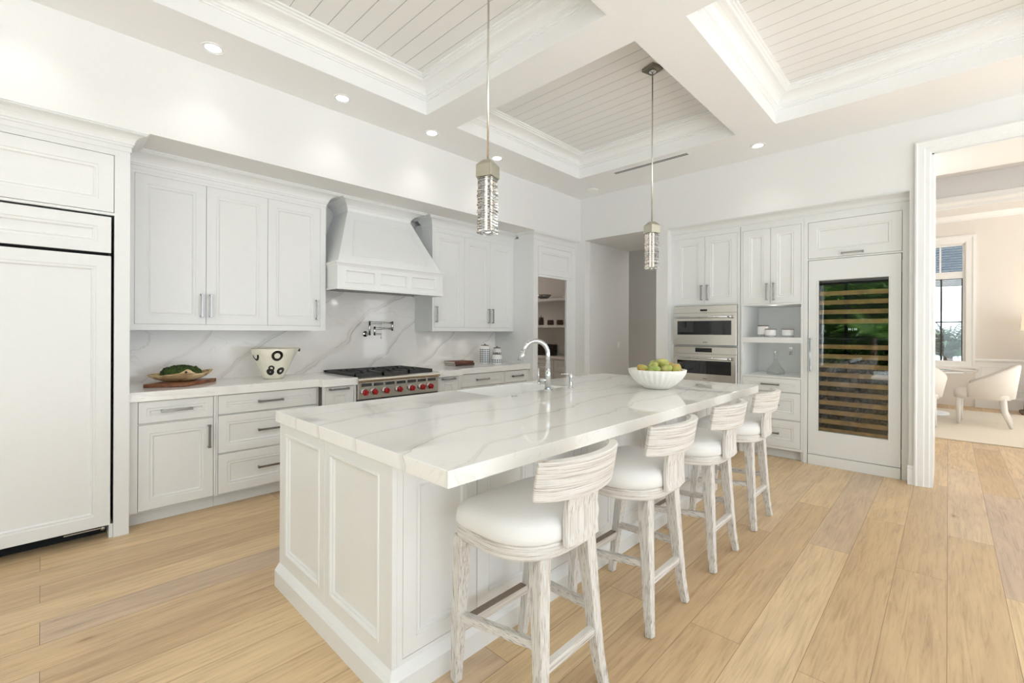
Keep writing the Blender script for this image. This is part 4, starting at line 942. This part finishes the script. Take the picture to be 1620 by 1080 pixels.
# ------------------------------------------------------------------ bar stools
def outline(s, z, n=48, dy=0):
    ring = []
    for j in range(n):
        a = 2*PI*j/n; c, sn = math.cos(a), math.sin(a)
        ex = .36 if sn > 0 else .70; ey = .30 if sn > 0 else .90
        x = .262*math.copysign(abs(c)**ex, c); y = (.205 if sn > 0 else .205)*math.copysign(abs(sn)**ey, sn)
        ring.append((x*s, -.012+y*s+dy, z))
    return ring
def make_stool():
    t = thing('bar_stool', (0, 0, 0), 'x', 'bar stool')
    MB().rings([outline(.965, .592), outline(.985, .598), outline(.985, .634), outline(.965, .640), outline(.80, .640), outline(.80, .592)], False, False).build('seat_frame', 'wf', t, .0015)
    MB().rings([outline(.97, .6405), outline(.998, .650), outline(1.0, .668), outline(.985, .690), outline(.93, .709), outline(.80, .720), outline(.5, .728), outline(.02, .731)], True, True, True).build('seat_cushion', 'linen', t)
    for s in (-1, 1):
        MB().tube([(s*.214, .158, .592), (s*.203, .190, .30), (s*.190, .222, 0)], [.025, .022, .0175], square=True).build('front_leg', 'wz', t, .003)
        MB().tube([(s*.134, -.152, .592), (s*.146, -.163, .42), (s*.156, -.176, .25), (s*.168, -.186, .12), (s*.186, -.203, 0)], [.028, .025, .022, .020, .0165], square=True).build('rear_leg', 'wz', t, .003)
        MB().tube([(s*.198, .192, .265), (s*.155, -.165, .300)], .0145, square=True).build('side_stretcher', 'wy', t, .002)
    MB().box(-.185, .185, .185, .213, .195, .232).build('footrest', 'wx', t, .002)
    MB().box(-.17, .17, .183, .215, .2325, .2365).build('footrest_plate', 'brass', t, .001)
    MB().box(-.145, .145, -.193, -.165, .205, .235).build('rear_stretcher', 'wx', t, .002)
    # splat
    rs = []
    for f in (0, .25, .5, .75, 1):
        z = .624+.215*f; y = -.236-.012*f+.010*math.sin(f*PI); w = .096-.008*f
        bow = .010
        rs.append([(-w, y-.012+bow, z), (0, y-.014, z), (w, y-.012+bow, z), (w, y+.008+bow, z), (0, y+.008, z), (-w, y+.008+bow, z)])
    MB().rings(rs).build('splat', 'wz', t, .003)
    rs = []; n = 18
    for i in range(n+1):
        f = -1+2*i/n; x = .004+.217*math.sin(f*1.2)/math.sin(1.2); yy = -.262+.078*(1-math.cos(f*1.2))/(1-math.cos(1.2))
        zb_ = .803-.004*(1-f*f); zt2 = .937-.003*f*f; th = .018; lean = -.024
        nx, ny = -math.sin(f*.8), math.cos(f*.8)
        rs.append([(x-nx*th, yy-ny*th, zb_), (x+nx*th, yy+ny*th, zb_), (x+nx*th, yy+ny*th+lean, zt2), (x-nx*th, yy-ny*th+lean, zt2)])
    MB().rings(rs).build('crest_rail', 'wx', t, .004)
    return t
st = make_stool()
lbs = ['whitewashed bar stool with curved back, nearest the camera', 'whitewashed bar stool, second from the camera end of the island', 'whitewashed bar stool, third from the camera end of the island', 'whitewashed bar stool farthest away, beside the oven wall drawers']
for i, x in enumerate((1.31, 2.057, 2.805, 3.55)):
    if i == 0: st.location = (x, 1.148, .0015); st['label'] = lbs[0]; st['group'] = 'whitewashed bar stools along the island'
    else: dup(st, (x, 1.148, .0015), None, lbs[i])

# ------------------------------------------------------------------ dining room
XF = 11.85
dwl = MB(); Fd = fm('x', XF)
wy0, wy1 = -.222, .95
dwl = frame_mb(Fd, -5.2, 1.6, 0, 3.6, [(wy0, wy1, .766, 3.013)], .12)
struct('wall_dining', dwl, 'dinw')
struct('wall_dining_side', MB().box(XB+.06, XF, 1.5, 1.6, 0, 3.6), 'dinw')
struct('ceiling_dining', MB().box(XB, 7.75, -5.2, 1.6, 3.25, 3.3).box(8.1, XF+.1, -5.2, 1.6, 3.6, 3.65), 'dinc')
struct('ceiling_dining_beam', MB().box(7.70, 8.15, -5.2, 1.6, 2.86, 3.65), 'dinc')
tr = MB(); sweep(tr, [(7.36, -5.0), (7.36, -.01), (6.3, -.01)], [(0, 3.2495), (0, 3.21), (.02, 3.205), (.03, 3.225), (.055, 3.23), (.055, 3.2495)], False, 1)
struct('trim_11', tr, 'trim')
tr = MB(); sweep(tr, [(7.70, 1.5), (7.70, -5.0)], [(0, 2.86), (.02, 2.86), (.02, 2.90), (.05, 2.93), (.05, 2.95), (.03, 2.955), (.03, 3.0), (0, 3.02)], False, -1)
struct('trim_12', tr, 'trim')
tr = MB(); sweep(tr, [(XF, 1.5), (XF, -5.0)], [(0, 3.43), (.015, 3.43), (.015, 3.46), (.05, 3.50), (.10, 3.57), (.10, 3.599), (0, 3.599)], False, -1)
struct('trim_13', tr, 'trim')
tr = MB()
for ya, yb2 in ((-.357, -5.0),):
    sweep(tr, [(XF, ya), (XF, yb2)], [(0, .83), (.012, .83), (.030, .85), (.030, .87), (.010, .885), (0, .89)], False, -1)
    sweep(tr, [(XF, ya), (XF, yb2)], [(0, 0), (.022, 0), (.022, .18), (.012, .21), (0, .22)], False, -1)
fd2 = lambda a, b, c, d: tr.rings([rectring(Fd, a, b, c, d, i, e) for i, e in ((0, .0), (.005, .012), (.025, .012), (.03, 0))], False, False)
fd2(-1.25, -.42, .32, .76); fd2(-2.3, -1.35, .32, .76)
struct('wainscot_panels', MB().box(XF-.006, XF-.0005, -5.0, -.36, .2, .83), 'trim'); struct('baseboard_dining', tr, 'trim')
# window
wn = thing('dining_window', (XF, .3, .766), 'tall white cased window with blinds beyond the dining table', 'window'); wn['kind'] = 'structure'
c = MB(); c.rings([rectring(Fd, -.357, 1.085, .70, 3.16, i, e) for i, e in ((0, 0), (0, .03), (.03, .032), (.05, .02), (.12, .018), (.135, .005), (.135, 0))], False, False); c.box(XF-.05, XF, -.4, 1.13, .70, .735)
c.build('casing', 'trim', wn)
c = frame_mb(fm('x', XF+.03), wy0, wy1, .766, 3.013, [(wy0+.035, .10, 2.50, 2.98), (.125, wy1-.035, 2.50, 2.98), (wy0+.03, wy1-.03, .80, 2.373)], .04); c.build('sash', 'trim', wn)
c = MB().box(XF+.05, XF+.07, .085, .11, .8, 2.373).box(XF+.05, XF+.07, wy0+.03, wy1-.03, 1.55, 1.57).box(XF+.05, XF+.07, wy0+.03, wy0+.045, .8, 2.373); c.build('screen_frame', 'wframe', wn)
c = MB()
for i in range(10): z = 2.52+i*.047; c.hexa([(XF+.075, wy0+.04, z), (XF+.11, wy0+.04, z+.018), (XF+.11, wy1-.04, z+.018), (XF+.075, wy1-.04, z)], [(XF+.075, wy0+.04, z+.003), (XF+.11, wy0+.04, z+.021), (XF+.11, wy1-.04, z+.021), (XF+.075, wy1-.04, z+.003)])
c.build('blind', 'blind', wn)
c = MB()
for i in range(5): z = 2.24+i*.028; c.box(XF+.075, XF+.11, wy0+.04, wy1-.04, z, z+.02)
c.build('raised_blind', 'wframe', wn)
MB().box(XF+.055, XF+.058, wy0, wy1, .78, 3.0).build('pane', 'pane', wn)
# exterior beyond
o = MB().box(11.98, 30, -12, 14, -.1, -.02).build('ground_outside', 'bldg'); o['kind'] = 'structure'
t = thing('neighbour_building', (19, 1.5, 0), 'white building seen through the dining window', 'building')
MB().box(19, 20, -6, 8, -.02, 6.5).build('facade', 'bldg', t)
MB().box(18.96, 18.999, -5, 7, 3.12, 4.6).build('window', 'bluegl', t)
MB().box(18.96, 18.999, -1.15, -.35, 1.2, 2.3).build('window', 'bluegl', t)
MB().box(18.8, 19.0, -6, 8, 2.7, 2.8).build('ledge', 'trim', t)
def palm(name, x, y, zb_, n, L, label, m='palm', lean=.5, trunk=0.0):
    t = thing(name, (x, y, zb_), label, 'palm'); r = random.Random(int(x*31+y*7))
    mb = MB()
    for k_ in range(n):
        a = 2*PI*k_/n+r.uniform(-.3, .3); el = r.uniform(.25, 1.35); pts_ = []
        LL = L*r.uniform(.7, 1.1)
        for i in range(11):
            s_ = i/10*LL; e_ = el-1.3*(i/10)**1.5*r.uniform(.9, 1.1)
            if not pts_: p = Vector((x, y, zb_+trunk))
            else: p = pts_[-1]+Vector((math.cos(a)*math.cos(e_), math.sin(a)*math.cos(e_), math.sin(e_)))*LL/10
            pts_.append(p)
        mb.tube(pts_, [.008]*10+[.003], 4, False)
        for i in range(1, 11):
            d = (pts_[i]-pts_[i-1]).normalized(); sd = d.cross(Vector((0, 0, 1))).normalized()
            for sgn in (-1, 1):
                for jj in (0, .5):
                    b_ = pts_[i-1].lerp(pts_[i], jj); tip = b_+(sd*sgn*.8+d*.7-Vector((0, 0, .25))).normalized()*LL*.32*math.sin(PI*(i+jj)/11.5+.25); w_ = d*.022
                    mb.add([b_-w_*.5, b_+w_*.5, tip], [(0, 1, 2)])
    mb.build('fronds', m, t)
    if trunk: MB().tube([(x, y, zb_), (x+.03, y, zb_+trunk)], [.11, .08], 12).build('trunk', 'darkwood', t)
    else: MB().lathe([(.10, 0), (.05, .12), (0, .14)], (x, y, zb_), 10).build('trunk', 'darkwood', t)
palm('palm_plant', 14.2, .0, -.02, 70, 1.25, 'dark bushy palm outside the dining window', trunk=.85)
palm('palm_plant', 15.6, -1.5, -.02, 22, 1.4, 'smaller palm right of the bushy one outside', trunk=.5)
r = random.Random(3); mb = MB()
for i in range(2600):
    c_ = Vector((12.8+r.uniform(-.15, .12), r.uniform(-2.5, 2.5), r.uniform(0, .78))); a = r.uniform(0, 6.28); v = Vector((math.cos(a), math.sin(a), r.uniform(-.3, .8)))*.07; w_ = Vector((-math.sin(a), math.cos(a), .2))*.03
    mb.add([c_, c_+v*.5+w_, c_+v, c_+v*.5-w_], [(0, 1, 2, 3)])
o = mb.build('low_shrubs', 'leaf'); o['kind'] = 'stuff'; tag(o, 'low leafy shrubs below the dining window outside', 'shrubs')
o = MB().box(-3.6, 4.4, -4.85, -1.7, .0005, .012).build('bounce_sheet', M['bisque'], None, .004); tag(o, 'large pale sheet added behind the camera to bounce sunlight up', 'rug')  # unseen pale reflector, added to throw sunlight onto the ceiling
# rug, table, chairs, lamp
o = MB().box(7.98, 11.12, -2.6, 1.3, .0005, .014).build('dining_rug', 'rug', None, .004); tag(o, 'cream area rug under the dining table', 'rug')
t = thing('dining_table', (10.3, .35, .014), 'round glass-topped dining table on a pedestal', 'table')
MB().lathe([(.62, 0), (.625, .008), (.62, .016), (0, .016)], (10.3, .28, .735), 48).build('top', 'glass', t)
MB().lathe([(.30, 0), (.30, .03), (.12, .06), (.09, .35), (.12, .68), (.22, .72), (0, .72)], (10.3, .28, .0145), 32).build('pedestal', 'cab', t)
def barrel():
    t = thing('dining_chair', (0, 0, 0), 'x', 'chair'); R = .29
    n = 30; rs = []
    for i in range(n+1):
        a = math.radians(-118+236*i/n); f = (1+math.cos(a*180/118*1.0*PI/180*1.0 if False else a))/2
        top = .585+.30*max(0, math.cos(a*.68))**1.6; px_, py_ = math.sin(a), -math.cos(a); ro, ri = R+.035, R-.03; flare = .055*max(0, math.cos(a*.7))
        rs.append([(px_*ro*.92, py_*ro, .40), (px_*(ro+flare), py_*(ro+flare), top-.02), (px_*(ro+flare-.015), py_*(ro+flare-.015), top), (px_*(ri+flare), py_*(ri+flare), top-.005), (px_*ri, py_*ri, .45), (px_*ri*.9, py_*ri*.9, .40)])
    MB().rings(rs, True, True, True).build('barrel_back', 'chairf', t)
    def so(s, z): return [(.275*s*math.copysign(abs(math.cos(a))**.6, math.cos(a)), .01+.30*s*math.copysign(abs(math.sin(a))**.6, math.sin(a)), z) for a in [2*PI*j/36 for j in range(36)]]
    MB().rings([so(.92, .38), so(.98, .385), so(1.0, .44), so(.98, .48), so(.9, .50), so(.5, .512), so(.02, .515)], True, True, True).build('seat', 'chairf', t)
    for s in (-1, 1):
        MB().tube([(s*.21, .24, .382), (s*.205, .245, 0)], [.030, .021], 12).build('front_leg', 'chairf', t)
        MB().tube([(s*.20, -.20, .41), (s*.205, -.22, .2), (s*.22, -.29, 0)], [.036, .030, .02], 12).build('rear_leg', 'chairf', t)
    return t
ch0 = barrel(); ch0.location = (9.62, -.37, .019); ch0.rotation_euler = (0, 0, math.radians(-4)); ch0['label'] = 'ivory barrel chair seen from its side, facing the dining table'; ch0['group'] = 'ivory barrel dining chairs'
dup(ch0, (9.12, .36, .019), math.radians(-88), 'ivory barrel chair seen from behind next to the door casing')
dup(ch0, (10.9, .75, .019), math.radians(135), 'ivory barrel chair on the far side of the table, outside the photo view')
t = thing('column_lamp', (11.45, -1.12, 0), 'tall studded wooden column lamp with a lit cream shade', 'lamp')
q4 = lambda s, z: [(11.45-s, -1.12-s, z), (11.45+s, -1.12-s, z), (11.45+s, -1.12+s, z), (11.45-s, -1.12+s, z)]
MB().rings([q4(.24, .0005), q4(.24, .03), q4(.21, .05)]).build('base', 'darkwood', t, .003)
MB().rings([q4(.19, .051), q4(.125, 1.30), q4(.125, 1.32)]).build('column', 'darkwood', t, .003)
mb = MB()
for i in range(48):
    z = .08+i*.025; s_ = .19-.065*(z/1.3)-.008
    mb.lathe([(.007, 0), (.005, .005), (0, .007)], (11.45-s_-.010, -1.12+s_, z), 6)
mb.build('nailheads', 'champ', t)
MB().lathe([(.03, 1.321), (.012, 1.33), (.012, 1.42)], (11.45, -1.12, 0), 12).build('neck', 'champ', t)
MB().lathe([(.24, 1.40), (.225, 1.68), (.222, 1.68), (.237, 1.40)], (11.45, -1.12, 0), 40, False, False).build('shade', 'shade_lit', t)
l = bpy.data.lights.new('lamp_bulb', 'POINT'); l.energy = 2.5; l.color = (1, .8, .58); l.shadow_soft_size = .06; lo = bpy.data.objects.new('lamp_bulb', l); C.objects.link(lo); lo.location = (0, 0, 1.72); lo.parent = t

# ------------------------------------------------------------------ terrace behind the camera (seen in the wine cooler glass)
o = MB().box(-16, -4.4, -12, 12, -.1, -.01).box(-4.4, 12, -14, -5.2, -.1, -.01).build('terrace', 'deck'); o['kind'] = 'structure'
o = MB().box(-6.6, -4.4, -1.6, 4.2, 2.95, 3.1).build('terrace_roof', 'ceil'); o['kind'] = 'structure'
for i, (x, y) in enumerate(((-6.5, .35), (-6.5, 2.9))):
    o = MB().box(x, x+.28, y, y+.28, -.01, 2.95).build('terrace_column', 'wall'); tag(o, ['white square column at the left of the terrace', 'white square column at the right of the terrace'][i], 'column')
r = random.Random(5); mb = MB()
for i in range(13000):
    c_ = Vector((-11+r.uniform(-.8, .5), r.uniform(-5, 9), r.uniform(.0, 3.3)+.5*math.sin(r.uniform(0, 6)))); a = r.uniform(0, 6.28); v = Vector((math.cos(a), math.sin(a), r.uniform(-.5, .8)))*.22; w_ = Vector((-math.sin(a), math.cos(a), .2))*.08
    if c_.z < 0: c_.z = .1
    mb.add([c_, c_+v*.5+w_, c_+v, c_+v*.5-w_], [(0, 1, 2, 3)])
mb.box(-12.2, -11.6, -6, 10, 0, 3.1).box(-13.5, -12.3, -9, 14, 0, 4.6)
o = mb.build('garden_hedge', 'leaf'); o['kind'] = 'stuff'; tag(o, 'dense green garden hedge beyond the terrace', 'hedge')
palm('garden_palm', -9.6, 1.9, -.01, 24, 1.5, 'garden palm in front of the hedge', 'leaf', trunk=1.2)
